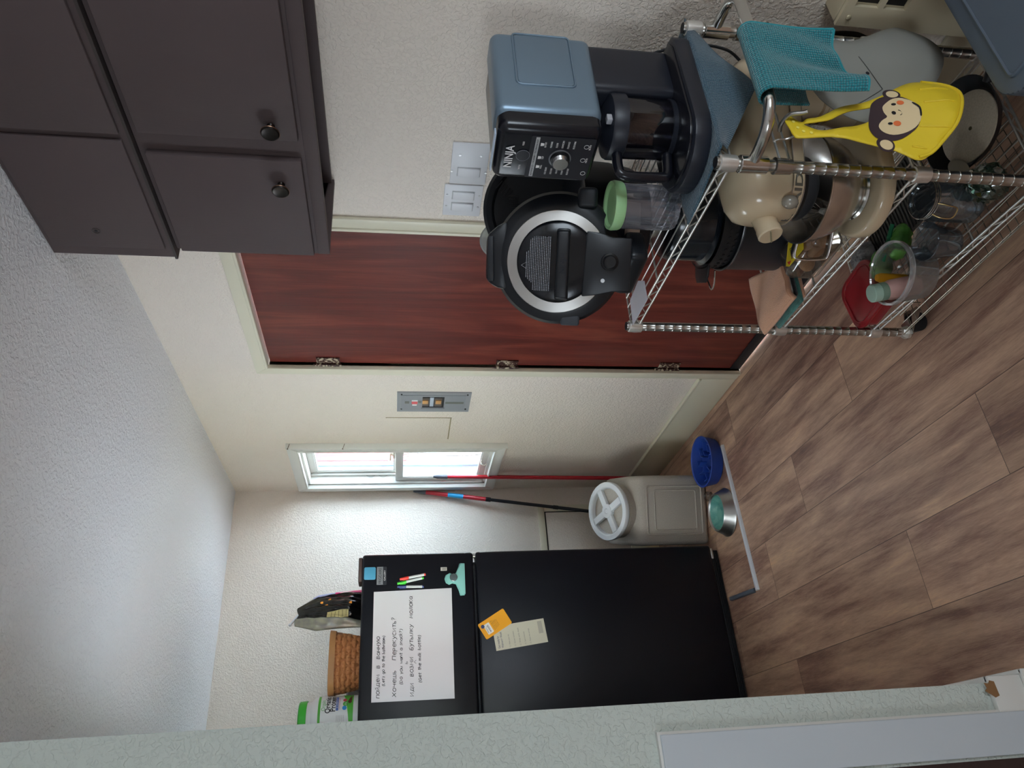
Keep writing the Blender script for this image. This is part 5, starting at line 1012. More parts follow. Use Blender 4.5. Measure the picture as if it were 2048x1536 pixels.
# ------------------------------------------------------------------ stand mixer on the middle shelf
S2 = 0.4785
M_CREAM = mat('glossy_cream_enamel', 'c9b698', rough=0.2, coat=0.4)
mx = thing('stand_mixer', 'glossy cream stand mixer with steel bowl on the middle shelf', 'mixer', (1.150, 1.108, S2), math.radians(-22.5))
b = MB(); loft(b, [(-0.082, 0.012, 0.225, 0.29), (-0.080, 0.040, 0.205, 0.31), (-0.070, 0.060, 0.192, 0.326), (-0.045, 0.074, 0.186, 0.340), (0.0, 0.080, 0.184, 0.350), (0.08, 0.080, 0.184, 0.354), (0.16, 0.078, 0.186, 0.352), (0.22, 0.072, 0.19, 0.344), (0.26, 0.060, 0.20, 0.333), (0.283, 0.042, 0.215, 0.315), (0.290, 0.016, 0.24, 0.29)], 40); b.build('motor_head', M_CREAM, mx, smooth=60)
b = MB(); b.lathe([(0.0, 0.150), (0.050, 0.150), (0.062, 0.158), (0.070, 0.170), (0.072, 0.188), (0.0, 0.188)], 44); b.build('planetary_hub', mat('dark_grey_hub', '5b5a5c', rough=0.35, metal=0.6), mx)
b = MB()
path = [(0.20, -0.0795)] + [(0.079 * math.cos(math.radians(a)) , 0.0802 * math.sin(math.radians(a))) for a in range(-90, -271, -10)] + [(0.20, 0.0795)]
def band(zb, zt, off, m, nm):
    b = MB(); V = [[b.bm.verts.new((x * (1 + off / 0.08) if x < 0.1 else x, y * (1 + off / 0.08), z)) for z in (zb, zt)] for x, y in path]
    for A, B in zip(V, V[1:]): b.bm.faces.new((A[0], B[0], B[1], A[1]))
    return b.build(nm, m, mx, smooth=60)
b.bm.free()
band(0.204, 0.228, 0.0025, M_CREAM, 'trim_band'); band(0.2285, 0.2300, 0.003, M_BRUSH, 'trim_line'); band(0.2020, 0.2035, 0.003, M_BRUSH, 'trim_line')
o = text_mesh('writing', 'KitchenAid'.upper(), 0.024, mat('grey_metal_letters', '6f6d64', rough=0.35, metal=0.5), mx, Matrix.Identity(4), 0.0, 'LEFT', 0, 0.0006)
xs = [v.co.x for v in o.data.vertices]; x0_, w_ = min(xs), max(xs) - min(xs)
for v in o.data.vertices:
    a = math.radians(-258 + (v.co.x - x0_) / w_ * 168); v.co = Vector((0.083 * math.cos(a), 0.0838 * math.sin(a), 0.216 + v.co.y))
# attachment hub with its turned cover and clamp knob, on the nose
HMx = T(-0.078, -0.006, 0.262) @ RZ(0.35) @ RY(-PI / 2 - 0.12)
b = MB(); b.lathe([(0.030, -0.02), (0.0265, 0.0), (0.0255, 0.026), (0.027, 0.030), (0.027, 0.044), (0.0245, 0.047), (0.0, 0.0475)], 40, HMx); b.build('attachment_hub', M_CREAM, mx)
b = MB(); b.box((0, 0, 0.0485), (0.003, 0.045, 0.003), 0.0008, mtx=HMx @ RZ(0.5)); b.build('hub_cover_slot', mat('slot_shadow_paint', '8f8567'), mx)
b = MB(); kq = Vector((-0.062, -0.072, 0.236)); b.cyl((-0.055, -0.055, 0.245), kq, 0.006); b.sphere(kq, 0.0155, 20, scale=(1, 1, 1.15)); b.build('clamp_knob', mat('pale_grey_knob', '8b8478', rough=0.25, coat=0.5), mx)
# bowl, handle and whisk
M_BOWL = mat('polished_bowl_steel', 'cbc7c2', rough=0.24, metal=1.0)
b = MB(); b.lathe([(0.0, 0.043), (0.045, 0.043), (0.072, 0.060), (0.100, 0.095), (0.116, 0.130), (0.1205, 0.158), (0.1225, 0.160), (0.1225, 0.163), (0.1195, 0.163), (0.1175, 0.158), (0.113, 0.130), (0.097, 0.097), (0.069, 0.063), (0.043, 0.047), (0.0, 0.047)], 64); bo = b.build('mixing_bowl', M_BOWL, mx)
b = MB(); b.lathe([(0.040, 0.034), (0.056, 0.034), (0.057, 0.044), (0.050, 0.050), (0.042, 0.046)], 44); b.build('bowl_foot', M_STEEL, mx)
b = MB()
for a in (math.radians(-212),):
    d_ = Vector((math.cos(a), math.sin(a), 0)); n2_ = Vector((-d_.y, d_.x, 0))
    pts = smooth_path([d_ * 0.119 + Vector((0, 0, 0.146)), d_ * 0.150 + Vector((0, 0, 0.146)), d_ * 0.160 + Vector((0, 0, 0.132)), d_ * 0.158 + Vector((0, 0, 0.075)), d_ * 0.145 + Vector((0, 0, 0.062)), d_ * 0.085 + Vector((0, 0, 0.066))], 5)
    V = [[b.bm.verts.new(p + n2_ * k) for k in (-0.010, 0.010)] for p in pts]
    for A, B in zip(V, V[1:]): b.bm.faces.new((A[0], B[0], B[1], A[1]))
b.build('bowl_handle', M_BOWL, bo, smooth=60, solid=0.003)
wk = thing('wire_whisk', 'wire whisk attachment lying in the steel mixer bowl', 'whisk', (0, 0, 0))
A_ = Vector((1.105, 1.128, 0.592)); B_ = Vector((1.190, 1.205, 0.566)); ax = (B_ - A_).normalized(); sd = ax.cross(Vector((0, 0, 1))).normalized(); ud = sd.cross(ax)
for k in range(6):
    a = PI * k / 6; w_ = sd * math.cos(a) + ud * math.sin(a); L_ = (B_ - A_).length; R_ = 0.030
    b = MB(); b.tube(smooth_path([A_ + w_ * 0.004, A_ + ax * L_ * 0.35 + w_ * R_ * 0.6, A_ + ax * L_ * 0.75 + w_ * R_, A_ + ax * L_ + w_ * R_ * 0.5, A_ + ax * (L_ + 0.008), A_ + ax * L_ - w_ * R_ * 0.5, A_ + ax * L_ * 0.75 - w_ * R_, A_ + ax * L_ * 0.35 - w_ * R_ * 0.6, A_ - w_ * 0.004], 5), 0.0011, 6); b.build('loop_wire', M_STEEL, wk)
b = MB(); b.tube([A_ - ax * 0.018, A_ - ax * 0.012, A_ + ax * 0.012], [0.006, 0.0075, 0.0065], 14); b.build('hub_plug', mat('whisk_hub_white', 'cfcabd'), wk)
# foot and column
b = MB(); 
pts = []
for k in range(25):
    a = math.radians(80 + 200 * k / 24); pts.append((0.103 * math.cos(a), 0.103 * math.sin(a)))
pts += [(0.06, -0.094), (0.16, -0.075), (0.27, -0.065), (0.285, -0.03), (0.285, 0.03), (0.27, 0.065), (0.16, 0.075), (0.06, 0.094)]
rs = []
for dz_, q_ in ((0.0, 0.97), (0.004, 1.0), (0.020, 1.0), (0.028, 0.985), (0.032, 0.955), (0.034, 0.90)): rs.append([b.bm.verts.new(((x - 0.09) * (1 - (1 - q_) * 0.45) + 0.09, y * q_, dz_)) for x, y in pts])
for A, B in zip(rs, rs[1:]):
    for k in range(len(A)): b.bm.faces.new((A[k], A[(k + 1) % len(A)], B[(k + 1) % len(A)], B[k]))
b.bm.faces.new(rs[0][::-1]); b.bm.faces.new(rs[-1]); b.build('foot', M_CREAM, mx, smooth=50)
b = MB(); b.lathe([(0.060, 0.033), (0.064, 0.038), (0.060, 0.042), (0.050, 0.040)], 44); b.build('clamp_ring', M_STEEL, mx)
b = MB(); loft(b, [(0.0, 0.060, 0.150, 0.285), (0.05, 0.054, 0.165, 0.275), (0.10, 0.050, 0.168, 0.272), (0.155, 0.056, 0.160, 0.280)], 32, T(0, 0, 0.03) @ RY(-PI / 2) @ T(0, 0, 0) @ Matrix.Diagonal((1, 1, -1, 1))); b.build('column', M_CREAM, mx, smooth=60)
for k in range(3):
    b = MB(); zc_ = 0.092 + k * 0.013; R0 = [(0.223 + 0.056 * math.cos(i * PI / 16), 0.055 * math.sin(i * PI / 16), zc_) for i in range(32)]; b.tube(R0, 0.0042, 8, closed=True); b.build('column_ridge', mat('tan_ridge', 'a98e68', rough=0.35), mx, smooth=60)
b = MB(); b.cyl((0.09, -0.078, 0.215), (0.09, -0.098, 0.213), 0.004); b.sphere((0.09, -0.103, 0.212), 0.012, 16); b.build('speed_lever', mat('lever_knob', 'b09f92', rough=0.3), mx)
# ------------------------------------------------------------------ pots stacked behind the mixer
PC = Vector((1.300, 1.378, S2))
sp_ = thing('stockpot', 'large dark grey stockpot behind the mixer on the middle shelf', 'pot', PC)
M_POT = mat('dark_grey_anodised', '34353a', rough=0.42, metal=0.35)
b = MB(); b.lathe([(0.0, 0.0), (0.120, 0.0), (0.128, 0.006), (0.130, 0.198), (0.134, 0.204), (0.132, 0.209), (0.126, 0.205), (0.124, 0.010), (0.0, 0.006)], 64); b.build('pot_body', M_POT, sp_)
b = MB(); b.tube([(0.1325 * math.cos(i * PI / 36), 0.1325 * math.sin(i * PI / 36), 0.2075) for i in range(72)], 0.0026, 8, closed=True); b.build('rim', mat('worn_rim_metal', '6e6f70', rough=0.3, metal=0.9), sp_)
cs = thing('crisper_basket', 'black perforated strainer basket resting in the grey stockpot', 'basket', PC + Vector((0, 0, 0.210)))
b = MB(); b.lathe([(0.118, -0.02), (0.124, 0.0), (0.129, 0.030), (0.131, 0.050), (0.128, 0.050), (0.126, 0.030), (0.121, 0.0), (0.115, -0.02)], 60, caps=False); b.lathe([(0.0, -0.02), (0.118, -0.02), (0.118, -0.018), (0.0, -0.018)], 60); b.build('basket_wall', mat('strainer_black', '191b1e', rough=0.45), cs)
for k in range(46):
    for r_ in range(2):
        a = 2 * PI * (k + 0.5 * r_) / 46; rad_ = 0.1262 + 0.0035 * (r_)
        b = MB(); b.lathe([(0, 0), (0.0042, 0), (0.0042, 0.0012), (0, 0.0012)], 8, T(rad_ * math.cos(a), rad_ * math.sin(a), 0.010 + 0.018 * r_) @ RZ(a) @ RY(PI / 2)); b.build('drain_hole', M_INK, cs, smooth=0)
hd = Vector((-0.80, 0.60, 0)); b = MB(); b.prism([(-0.045, 0.118), (0.045, 0.118), (0.040, 0.150), (0.028, 0.168), (-0.028, 0.168), (-0.040, 0.150)], 0.006, T(0, 0, 0.044) @ RZ(math.atan2(hd.y, hd.x) - PI / 2), bevel=0.002); b.build('lug_handle', MATS['strainer_black'], cs)
b = MB(); b.tube(smooth_path([hd * 0.130 + Vector((0.03, 0.03, 0.03)), hd * 0.165 + Vector((0.015, 0.015, 0.02)), hd * 0.185 + Vector((0, 0, 0.018)), hd * 0.165 + Vector((-0.015, -0.015, 0.02)), hd * 0.130 + Vector((-0.03, -0.03, 0.03))], 5), 0.0022, 8); b.build('wire_handle', M_STEEL, cs)
np2 = thing('cooking_pot', 'glossy blue black inner pot upside down on top of the strainer basket', 'pot', PC + Vector((0.002, 0, 0.262)))
b = MB(); b.lathe([(0.122, 0.0), (0.124, 0.003), (0.118, 0.006), (0.113, 0.010), (0.112, 0.098), (0.106, 0.110), (0.096, 0.115), (0.0, 0.115)], 60); b.build('pot_shell', mat('glossy_navy_enamel', '10161e', rough=0.2, coat=0.3), np2)
# ------------------------------------------------------------------ folded towels on the middle shelf
TW = [('striped black and white', '8f8d86', '2c2b2a'), ('peach', 'cd9878', None), ('dark teal', '1d3a3a', None), ('teal', '4b877c', None), ('mixed brown', '8c6a50', 'd8d2c4')]
def towel(name, label, poly, z, th, m, group=None):
    b = MB(); b.prism(poly, th, T(0, 0, z), bevel=th * 0.42); o = b.build(name, m, smooth=60); tag(o, label, 'towel', group); return o
def terry(nm, c, c2=None): return mat(nm, c, rough=0.98, bump=0.0022, bscale=420, col2=c2, nscale=40, sheen=0.4)
base_t = [(1.088, 1.425), (1.172, 1.418), (1.222, 1.495), (1.248, 1.585), (1.130, 1.588), (1.126, 1.570), (1.090, 1.562)]
zz = S2 + 0.001
for nm, lab, c, c2, th, dx in (('folded_towel', 'peach folded towel at the very bottom of the towel stack', 'cb9a7c', None, 0.010, 0.004), ('folded_towel', 'teal folded towel with stitched hem low in the towel stack', '43857a', '2c5f58', 0.010, 0.0), ('folded_towel', 'black folded cloth in the middle of the towel stack', '0f1113', None, 0.012, 0.006), ('folded_towel', 'mottled white and dark green folded towel just below the peach one', '28332f', 'c9cfc8', 0.009, 0.010)):
    p_ = [(x + dx - (0.012 if i in (0, 6) and 'teal folded' in lab else 0), y) for i, (x, y) in enumerate(base_t)]
    towel(nm, lab, p_, zz, th, terry(lab.replace(' ', '_')[:40], c, c2)); zz += th + 0.0004
M_PEACH = terry('peach_terry', 'd9a482')
tt = thing('folded_towel', 'peach terry towel on top of the towel stack by the far post', 'towel', (0, 0, 0))
b = MB()
def ttf(u, v):
    a = Vector((1.078, 1.418)); c_ = Vector((1.186, 1.408)); d_ = Vector((1.262, 1.576)); e_ = Vector((1.082, 1.594))
    p = (a * (1 - u) + c_ * u) * (1 - v) + (e_ * (1 - u) + d_ * u) * v
    z = zz + 0.007 - 0.012 * max(0, (0.20 - u) / 0.20) ** 1.5 + 0.0015 * math.sin(u * 9 + v * 7)
    return Vector((p.x, p.y, z))
b.grid(ttf, 24, 24); b.build('towel_cloth', M_PEACH, tt, smooth=80, solid=0.011)
b = MB(); b.tube([ttf(u / 14, 0.03) + Vector((0, 0, 0.006)) for u in range(15)], 0.0022, 6); b.build('hem', M_PEACH, tt)
b = MB(); b.tube([ttf(0.02, v / 14) + Vector((0, 0, 0.0055)) for v in range(15)], 0.0022, 6); b.build('hem', M_PEACH, tt)
# ------------------------------------------------------------------ clear produce pack with a yellow label
pk = thing('produce_pack', 'clear plastic pack of brown potatoes with a yellow label beside the mixer bowl', 'pack', (0, 0, 0))
b = MB(); b.box((1.136, 1.290, 0.528), (0.092, 0.150, 0.092), 0.022, 4, mtx=None); b.build('clear_tray', pane_mat('clear_pack_plastic', 'f2efe9', 0.10, 0.03, 0.05, 'c4b8a8'), pk)
b = MB(); b.prism([(1.198, 1.262), (1.186, 1.236), (1.150, 1.222), (1.098, 1.250), (1.102, 1.322), (1.112, 1.334)], 0.0012, T(0, 0, 0.5775), bevel=0.0003); lb = b.build('yellow_label', mat('yellow_label', 'dfc52c', rough=0.45), pk, smooth=0)
lm = T(0, 0, 0.5789) @ basis((0.97, -0.12, 0), (-0.12, -0.97, 0), (0, 0, -1)) 
def lab_text(body, x, y, sz, rot, m): 
    o = text_mesh('writing', body, sz, m, lb, T(x, y, 0.5792) @ RZ(rot), 0.0001, 'CENTER', 0, 0.0003); return o
lab_text('GOOD', 1.172, 1.252, 0.013, math.radians(165), M_INK); lab_text('LUNIE\nLINES', 1.122, 1.290, 0.012, math.radians(170), M_INK)
b = MB(); b.lathe([(0, 0), (0.009, 0), (0.009, 0.0006), (0, 0.0006)], 20, T(1.148, 1.262, 0.579)); b.build('orange_badge', mat('orange_badge', 'd9822e'), lb)
b = MB(); b.prism([(1.104, 1.318), (1.116, 1.322), (1.108, 1.306)], 0.0006, T(0, 0, 0.579)); b.build('red_corner', mat('red_print', 'c4352b'), lb, smooth=0)
M_POTA = mat('potato_skin', '8a6444', rough=0.7, col2='a47c58', nscale=30, bump=0.001, bscale=60)
for k, (x, y, z, r_) in enumerate(((1.134, 1.336, 0.516, 0.024), (1.136, 1.290, 0.514, 0.025), (1.138, 1.245, 0.514, 0.024), (1.134, 1.312, 0.547, 0.020), (1.138, 1.266, 0.548, 0.020))):
    b = MB(); b.sphere((0, 0, 0), r_, 20, T(x, y, z) @ RZ(k * 1.3), (1.25, 0.9, 0.85)); tag(b.build('potato', M_POTA, smooth=80), 'brown potato inside the clear pack beside the mixer', 'potato', 'potatoes in the clear pack')
# ------------------------------------------------------------------ bottom shelf
S3 = 0.1815
M_REDP = mat('red_container_plastic', '8c1620', rough=0.32)
rc = thing('food_container', 'red lidded food container on the bottom shelf by the far post', 'container', (1.185, 1.530, S3), 0.12)
b = MB(); b.prism(rrect(0.150, 0.140, 0.035, 8), 0.036, bevel=0.004); b.build('tub', M_REDP, rc)
b = MB(); b.prism(rrect(0.168, 0.158, 0.042, 8), 0.010, T(0, 0, 0.037), bevel=0.003); b.tube([(x, y, 0.0475) for x, y in rrect(0.140, 0.130, 0.034, 8)], 0.0025, 8, closed=True); b.build('lid', M_REDP, rc)
cp = thing('clear_deli_cup', 'round clear plastic cup holding a pink bottle on the bottom shelf', 'container', (1.118, 1.352, S3), 0)
M_CL2 = pane_mat('clear_deli_plastic', 'eef0f0', 0.10, 0.03, 0.07, 'd0cccc')
b = MB(); b.lathe([(0.0, 0.0), (0.060, 0.0), (0.064, 0.004), (0.078, 0.085), (0.0765, 0.085), (0.0625, 0.005), (0.0, 0.002)], 48); b.build('cup_wall', M_CL2, cp)
b = MB(); b.lathe([(0.079, 0.083), (0.084, 0.085), (0.084, 0.096), (0.079, 0.098), (0.077, 0.094)], 48, caps=False); b.build('rim', pane_mat('clear_rim_plastic', 'f4f4f4', 0.16, 0.08, 0.32, 'c9c8c8'), cp)
bt = thing('pink_bottle', 'pale pink bottle with mint cap leaning in the clear cup', 'bottle', (0, 0, 0))
b0 = Vector((1.100, 1.372, 0.190)); b1 = Vector((1.082, 1.395, 0.315)); ax = (b1 - b0).normalized(); BMt = Matrix.Translation(b0) @ ax.to_track_quat('Z', 'Y').to_matrix().to_4x4()
b = MB(); b.lathe([(0.0, 0.0), (0.024, 0.0), (0.027, 0.004), (0.027, 0.078), (0.023, 0.090), (0.0, 0.090)], 36, BMt); b.build('bottle_body', mat('pale_pink_plastic', 'c99e95', rough=0.4), bt)
b = MB(); b.lathe([(0.0235, 0.090), (0.0245, 0.092), (0.0240, 0.108), (0.0, 0.108)], 36, BMt); b.build('sage_neck', mat('sage_plastic', '7f9683', rough=0.4), bt)
b = MB(); b.lathe([(0.023, 0.108), (0.0235, 0.110), (0.0235, 0.128), (0.022, 0.130), (0.0, 0.130)], 36, BMt); b.build('cap', mat('mint_cap', 'a3bfae', rough=0.4), bt)
o = text_mesh('writing', 'cera', 0.016, mat('bottle_navy_print', '2c2a4c'), bt, Matrix.Identity(4), 0.0, 'LEFT', 0.1, 0.0004)
Rm = BMt
for v in o.data.vertices:
    a = math.radians(-165) + v.co.x / 0.0274; q = Rm @ Vector((0.0275 * math.cos(a), 0.0275 * math.sin(a), 0.055 + v.co.y)); v.co = q
b = MB(); b.lathe([(0.0, 0.0), (0.012, 0.0), (0.0125, 0.075), (0.009, 0.085), (0.0, 0.086)], 24, T(1.142, 1.402, 0.19)); tag(b.build('yellow_tube', mat('yellow_orange_plastic', 'd79a1f', rough=0.4)), 'yellow orange tube peeking out behind the mint capped bottle', 'tube')
M_GBAG = mat('bright_green_wrap', '4f8f3a', rough=0.45, bump=0.003, bscale=35, col2='79b356', nscale=22); M_GBAG2 = mat('dark_green_strip', '1f6a45', rough=0.45)
gb = thing('green_snack_bag', 'crinkled green and clear plastic bag leaning beside the clear cup', 'bag', (0, 0, 0))
b = MB(); rg = random.Random(11)
for (x, y, z, sx_, sy_, sz_) in ((1.205, 1.425, 0.225, 0.045, 0.030, 0.028),): b.sphere((0, 0, 0), 1.0, 28, T(x, y, z) @ RZ(-0.6), (sx_, sy_, sz_))
for v in b.bm.verts: v.co += Vector((rg.uniform(-1, 1), rg.uniform(-1, 1), rg.uniform(-1, 1))) * 0.003
b.build('bag_body', M_GBAG, gb, smooth=80)
b = MB(); b.sphere((0, 0, 0), 1.0, 28, T(1.215, 1.340, 0.222) @ RZ(-0.9), (0.048, 0.026, 0.030))
for v in b.bm.verts: v.co += Vector((rg.uniform(-1, 1), rg.uniform(-1, 1), rg.uniform(-1, 1))) * 0.003
gb2 = thing('green_snack_bag', 'second crinkled green bag further along, toward the dark ribbed tray', 'bag', (0, 0, 0)); b.build('bag_body', M_GBAG, gb2, smooth=80)
b = MB(); b.box((0, 0, 0), (0.10, 0.012, 0.004), 0.001, mtx=T(1.215, 1.345, 0.2535) @ RZ(-0.9) @ RX(0.2)); b.build('dark_strip', M_GBAG2, gb2)
fb_ = thing('fleece_cloth', 'small mottled grey fluffy cloth bundle on the bottom shelf by the red container', 'cloth', (1.296, 1.500, 0.205))
b = MB(); b.sphere((0, 0, 0), 1.0, 32, None, (0.040, 0.048, 0.022))
for v in b.bm.verts: v.co += Vector((rg.uniform(-1, 1), rg.uniform(-1, 1), rg.uniform(-1, 1))) * 0.004
b.build('bundle', terry('grey_fleece', '8d8a88', '5d5b5c'), fb_, smooth=80)
rt_ = thing('ribbed_tray', 'dark ribbed metal tray lying on the bottom shelf under the mixer', 'tray', (1.340, 1.345, S3), 0.0)
b = MB(); b.prism(rrect(0.20, 0.27, 0.012), 0.003); b.build('tray_floor', mat('dark_tray_metal', '4b4b47', rough=0.4, metal=0.6), rt_)
b = MB()
for k in range(22): b.box((0, -0.126 + k * 0.012, 0.0045), (0.185, 0.005, 0.003), 0.001)
ri = b.build('rib', MATS['dark_tray_metal'], rt_); ri['kind'] = 'stuff'
# pan with a cream lid
pn = thing('frying_pan', 'black pan on the bottom shelf beneath the cream disc', 'pan', (1.325, 1.045, S3))
M_PAN = mat('black_pan_coating', '101318', rough=0.35)
b = MB(); b.lathe([(0.0, 0.0), (0.080, 0.0), (0.092, 0.006), (0.112, 0.038), (0.115, 0.040), (0.112, 0.041), (0.089, 0.008), (0.0, 0.004)], 56, T(-0.005, 0.0, 0)); b.build('pan_body', M_PAN, pn)
b = MB(); b.tube([(0.02, -0.108, 0.036), (0.035, -0.15, 0.045), (0.05, -0.24, 0.055)], [0.010, 0.011, 0.012], 12); b.build('pan_handle', M_PAN, pn)
ld = thing('cream_lid', 'flat cream round lid with a small hole resting in the black pan', 'lid', (1.290, 1.022, 0.2235))
b = MB(); b.lathe([(0.0, -0.001), (0.078, -0.003), (0.083, -0.001), (0.083, 0.002), (0.078, 0.004), (0.0, 0.007)], 56); b.build('lid_disc', mat('speckled_cream_plastic', 'a79d8b', rough=0.4, col2='b5ab98', nscale=220), ld)
b = MB(); b.lathe([(0.0, 0.0), (0.0045, 0.0), (0.0045, 0.0012), (0, 0.0012)], 14, T(-0.012, -0.007, 0.0063)); b.build('screw_hole', mat('rusty_hole', '3e3a1c'), ld)
# jars and glass
M_JAR = pane_mat('jar_glass', 'dfe6ea', 0.12, 0.02, 0.05, '7b848c')
def jar(label, x, y, r, h, lean=0.0):
    j = thing('clamp_jar', label, 'jar', (x, y, S3), 0.3)
    b = MB(); b.lathe([(0.0, 0.0), (r * 0.9, 0.0), (r, 0.006), (r, h * 0.78), (r * 0.86, h * 0.88), (r * 0.86, h * 0.94), (r * 0.83, h * 0.94), (r * 0.83, h * 0.86), (r * 0.96, h * 0.76), (r * 0.96, 0.008), (0, 0.005)], 44); b.build('glass_body', M_JAR, j)
    b = MB(); b.lathe([(0.0, h * 0.97), (r * 0.55, h * 0.975), (r * 0.62, h * 1.0), (r * 0.88, h * 1.0), (r * 0.9, h * 0.955), (0.0, h * 0.95)], 44); b.build('glass_lid', M_JAR, j)
    for zf in (0.945, 0.90, 0.985):
        b = MB(); b.tube([(r * 0.91 * math.cos(i * PI / 16), r * 0.91 * math.sin(i * PI / 16), h * zf) for i in range(32)], 0.0013, 6, closed=True); b.build('wire_ring', M_STEEL, j)
    b = MB(); b.tube(smooth_path([(-r * 0.9, -0.014, h * 0.93), (-r * 1.12, -0.016, h * 0.80), (-r * 1.2, -0.012, h * 0.62), (-r * 1.2, 0.012, h * 0.62), (-r * 1.12, 0.016, h * 0.80), (-r * 0.9, 0.014, h * 0.93)], 5), 0.0016, 8); b.build('clamp_bail', mat('brass_wire', 'c2a874', rough=0.25, metal=1.0), j)
jar('glass clamp lid jar below the mixer base on the bottom shelf', 1.168, 1.135, 0.052, 0.135)
b = MB(); b.lathe([(0.0, 0.0), (0.030, 0.0), (0.035, 0.006), (0.043, 0.065), (0.049, 0.080), (0.047, 0.081), (0.040, 0.065), (0.032, 0.008), (0.0, 0.005)], 44, T(1.118, 1.226, S3)); tag(b.build('glass_bowl', pane_mat('glass_bowl_glass', 'd6dee4', 0.14, 0.02, 0.08, '7b8894')), 'clear flared glass bowl next to the clamp jar on the bottom shelf', 'bowl')
# crinkled clear bag in the near corner of the bottom shelf
pb_ = MB(); rg = random.Random(4)
pb_.sphere((0, 0, 0), 1.0, 36, T(1.135, 1.045, 0.225), (0.045, 0.040, 0.042))
for v in pb_.bm.verts: v.co += Vector((rg.uniform(-1, 1), rg.uniform(-1, 1), rg.uniform(-1, 1))) * 0.005
tag(pb_.build('crumpled_bag', pane_mat('dark_green_clear_film', 'a4bdb0', 0.14, 0.05, 0.14, '2d4a3e'), smooth=25), 'crumpled dark green clear plastic bag in the near corner of the bottom shelf', 'bag')
so_ = thing('serving_spoon', 'pale grey silicone spoon lying across the black pan rim', 'spoon', (0, 0, 0))
b = MB(); b.sphere((0, 0, 0), 1.0, 20, T(1.222, 1.085, 0.232) @ RZ(0.5), (0.038, 0.020, 0.005)); b.build('spoon_bowl', mat('pale_grey_silicone', '8f8a7a', rough=0.5), so_)
b = MB(); b.tube([(1.192, 1.066, 0.234), (1.150, 1.030, 0.272)], 0.005, 10); b.build('spoon_handle', MATS['pale_grey_silicone'], so_)
# metal clamp tool
ct = thing('metal_clamp', 'small chrome clamp tool on the wire grid beside the glass bowl', 'tool', (0, 0, 0))
b = MB(); b.tube(smooth_path([(1.172, 1.318, 0.186), (1.160, 1.300, 0.196), (1.145, 1.290, 0.205), (1.128, 1.288, 0.200), (1.118, 1.292, 0.188)], 5), [0.004] * 6 + [0.006] * 9 + [0.004] * 6, 10); b.build('jaw', M_STEEL, ct)
b = MB(); b.tube(smooth_path([(1.172, 1.318, 0.188), (1.180, 1.305, 0.192), (1.176, 1.292, 0.190), (1.166, 1.300, 0.186)], 4), 0.002, 8); b.build('spring_wire', M_STEEL, ct)
# wire grid basket slung under the bottom shelf
b = MB(); gz = 0.128; gx0, gx1, gy0, gy1 = 1.066, 1.44, 1.00, 1.535
k = 0; x = gx0
while x <= gx1 + 1e-4:
    b.tube([(x - 0.02 * 1 + 0.02, gy0 - 0.0, gz), (x, gy1, gz)], 0.0011, 5); x += 0.0255
y = gy0
while y <= gy1 + 1e-4:
    b.tube([(gx0 - 0.014, y, gz + 0.012), (gx0, y, gz - 0.001), (gx1, y, gz - 0.001)], 0.0011, 5); y += 0.0255
for (p, q) in (((gx0 - 0.014, gy0, gz + 0.012), (gx0 - 0.014, gy1, gz + 0.012)),): b.tube([p, q], 0.0016, 6)
for (x, y) in ((1.10, 1.10), (1.10, 1.45), (1.40, 1.10), (1.40, 1.45)): b.tube([(x, y, gz), (x, y, 0.165)], 0.0015, 6)
tag(b.build('wire_grid', mat('thin_grid_wire', '8d8679', rough=0.3, metal=0.9)), 'thin square wire grid slung below the bottom shelf of the rack', 'grid')
# ------------------------------------------------------------------ things hanging on the near end of the rack
M_TEAL = mat('bright_teal_knit', '1c98a0', rough=0.95, sheen=0.4); waffle(M_TEAL, 200, 0.0040, '07404c')
hc = Vector((1.0, -0.05, 0)).normalized()
def tealf(u, v):
    # u along the bar; v: 0 back hem .. 1 front hem
    x0 = 1.126 + 0.190 * u; ybar = 0.8535 - 0.004 * u; zb = HZ + 0.003
    s_ = (v - 0.42) * 0.36       # signed length from the bar top
    R_ = 0.0195
    if abs(s_) < R_ * PI / 2:
        a = s_ / R_; y = ybar - R_ * math.sin(a); z = zb + R_ * math.cos(a)
    else:
        sg = 1 if s_ > 0 else -1; d_ = abs(s_) - R_ * PI / 2; y = ybar - sg * (R_ + 0.05 * d_ * (1 if sg > 0 else 0.3)); z = zb - d_
    k_ = max(0.0, abs(s_) - 0.01) / 0.17
    if s_ > 0:
        x0 -= 0.020 * k_ * (0.5 + u * 0.9); y += -0.010 * math.sin(u * 6.5 + 1.0) * k_ - 0.006 * math.sin(u * 13 + v * 6) * k_
        z += 0.018 * k_ * (u) * 1.3 - 0.006 * k_ * math.sin(u * 7)
    else: x0 += 0.012 * k_; y += 0.006 * math.sin(u * 8) * k_; z += 0.030 * k_ * (1 - u) 
    return Vector((x0, y, z))
tl = thing('knitted_dishcloth', 'bright teal knitted dishcloth draped over the chrome push handle', 'cloth', (0, 0, 0))
cloth_uv('cloth_sheet', tealf, 40, 72, M_TEAL, 0.19, 0.36, tl, 0.0042)
b = MB(); b.tube([tealf(1.0, v / 40) for v in range(41)], 0.0034, 6); b.build('hem', M_TEAL, tl); b = MB(); b.tube([tealf(u / 20, 1.0) for u in range(21)], 0.0034, 6); b.build('hem', M_TEAL, tl)
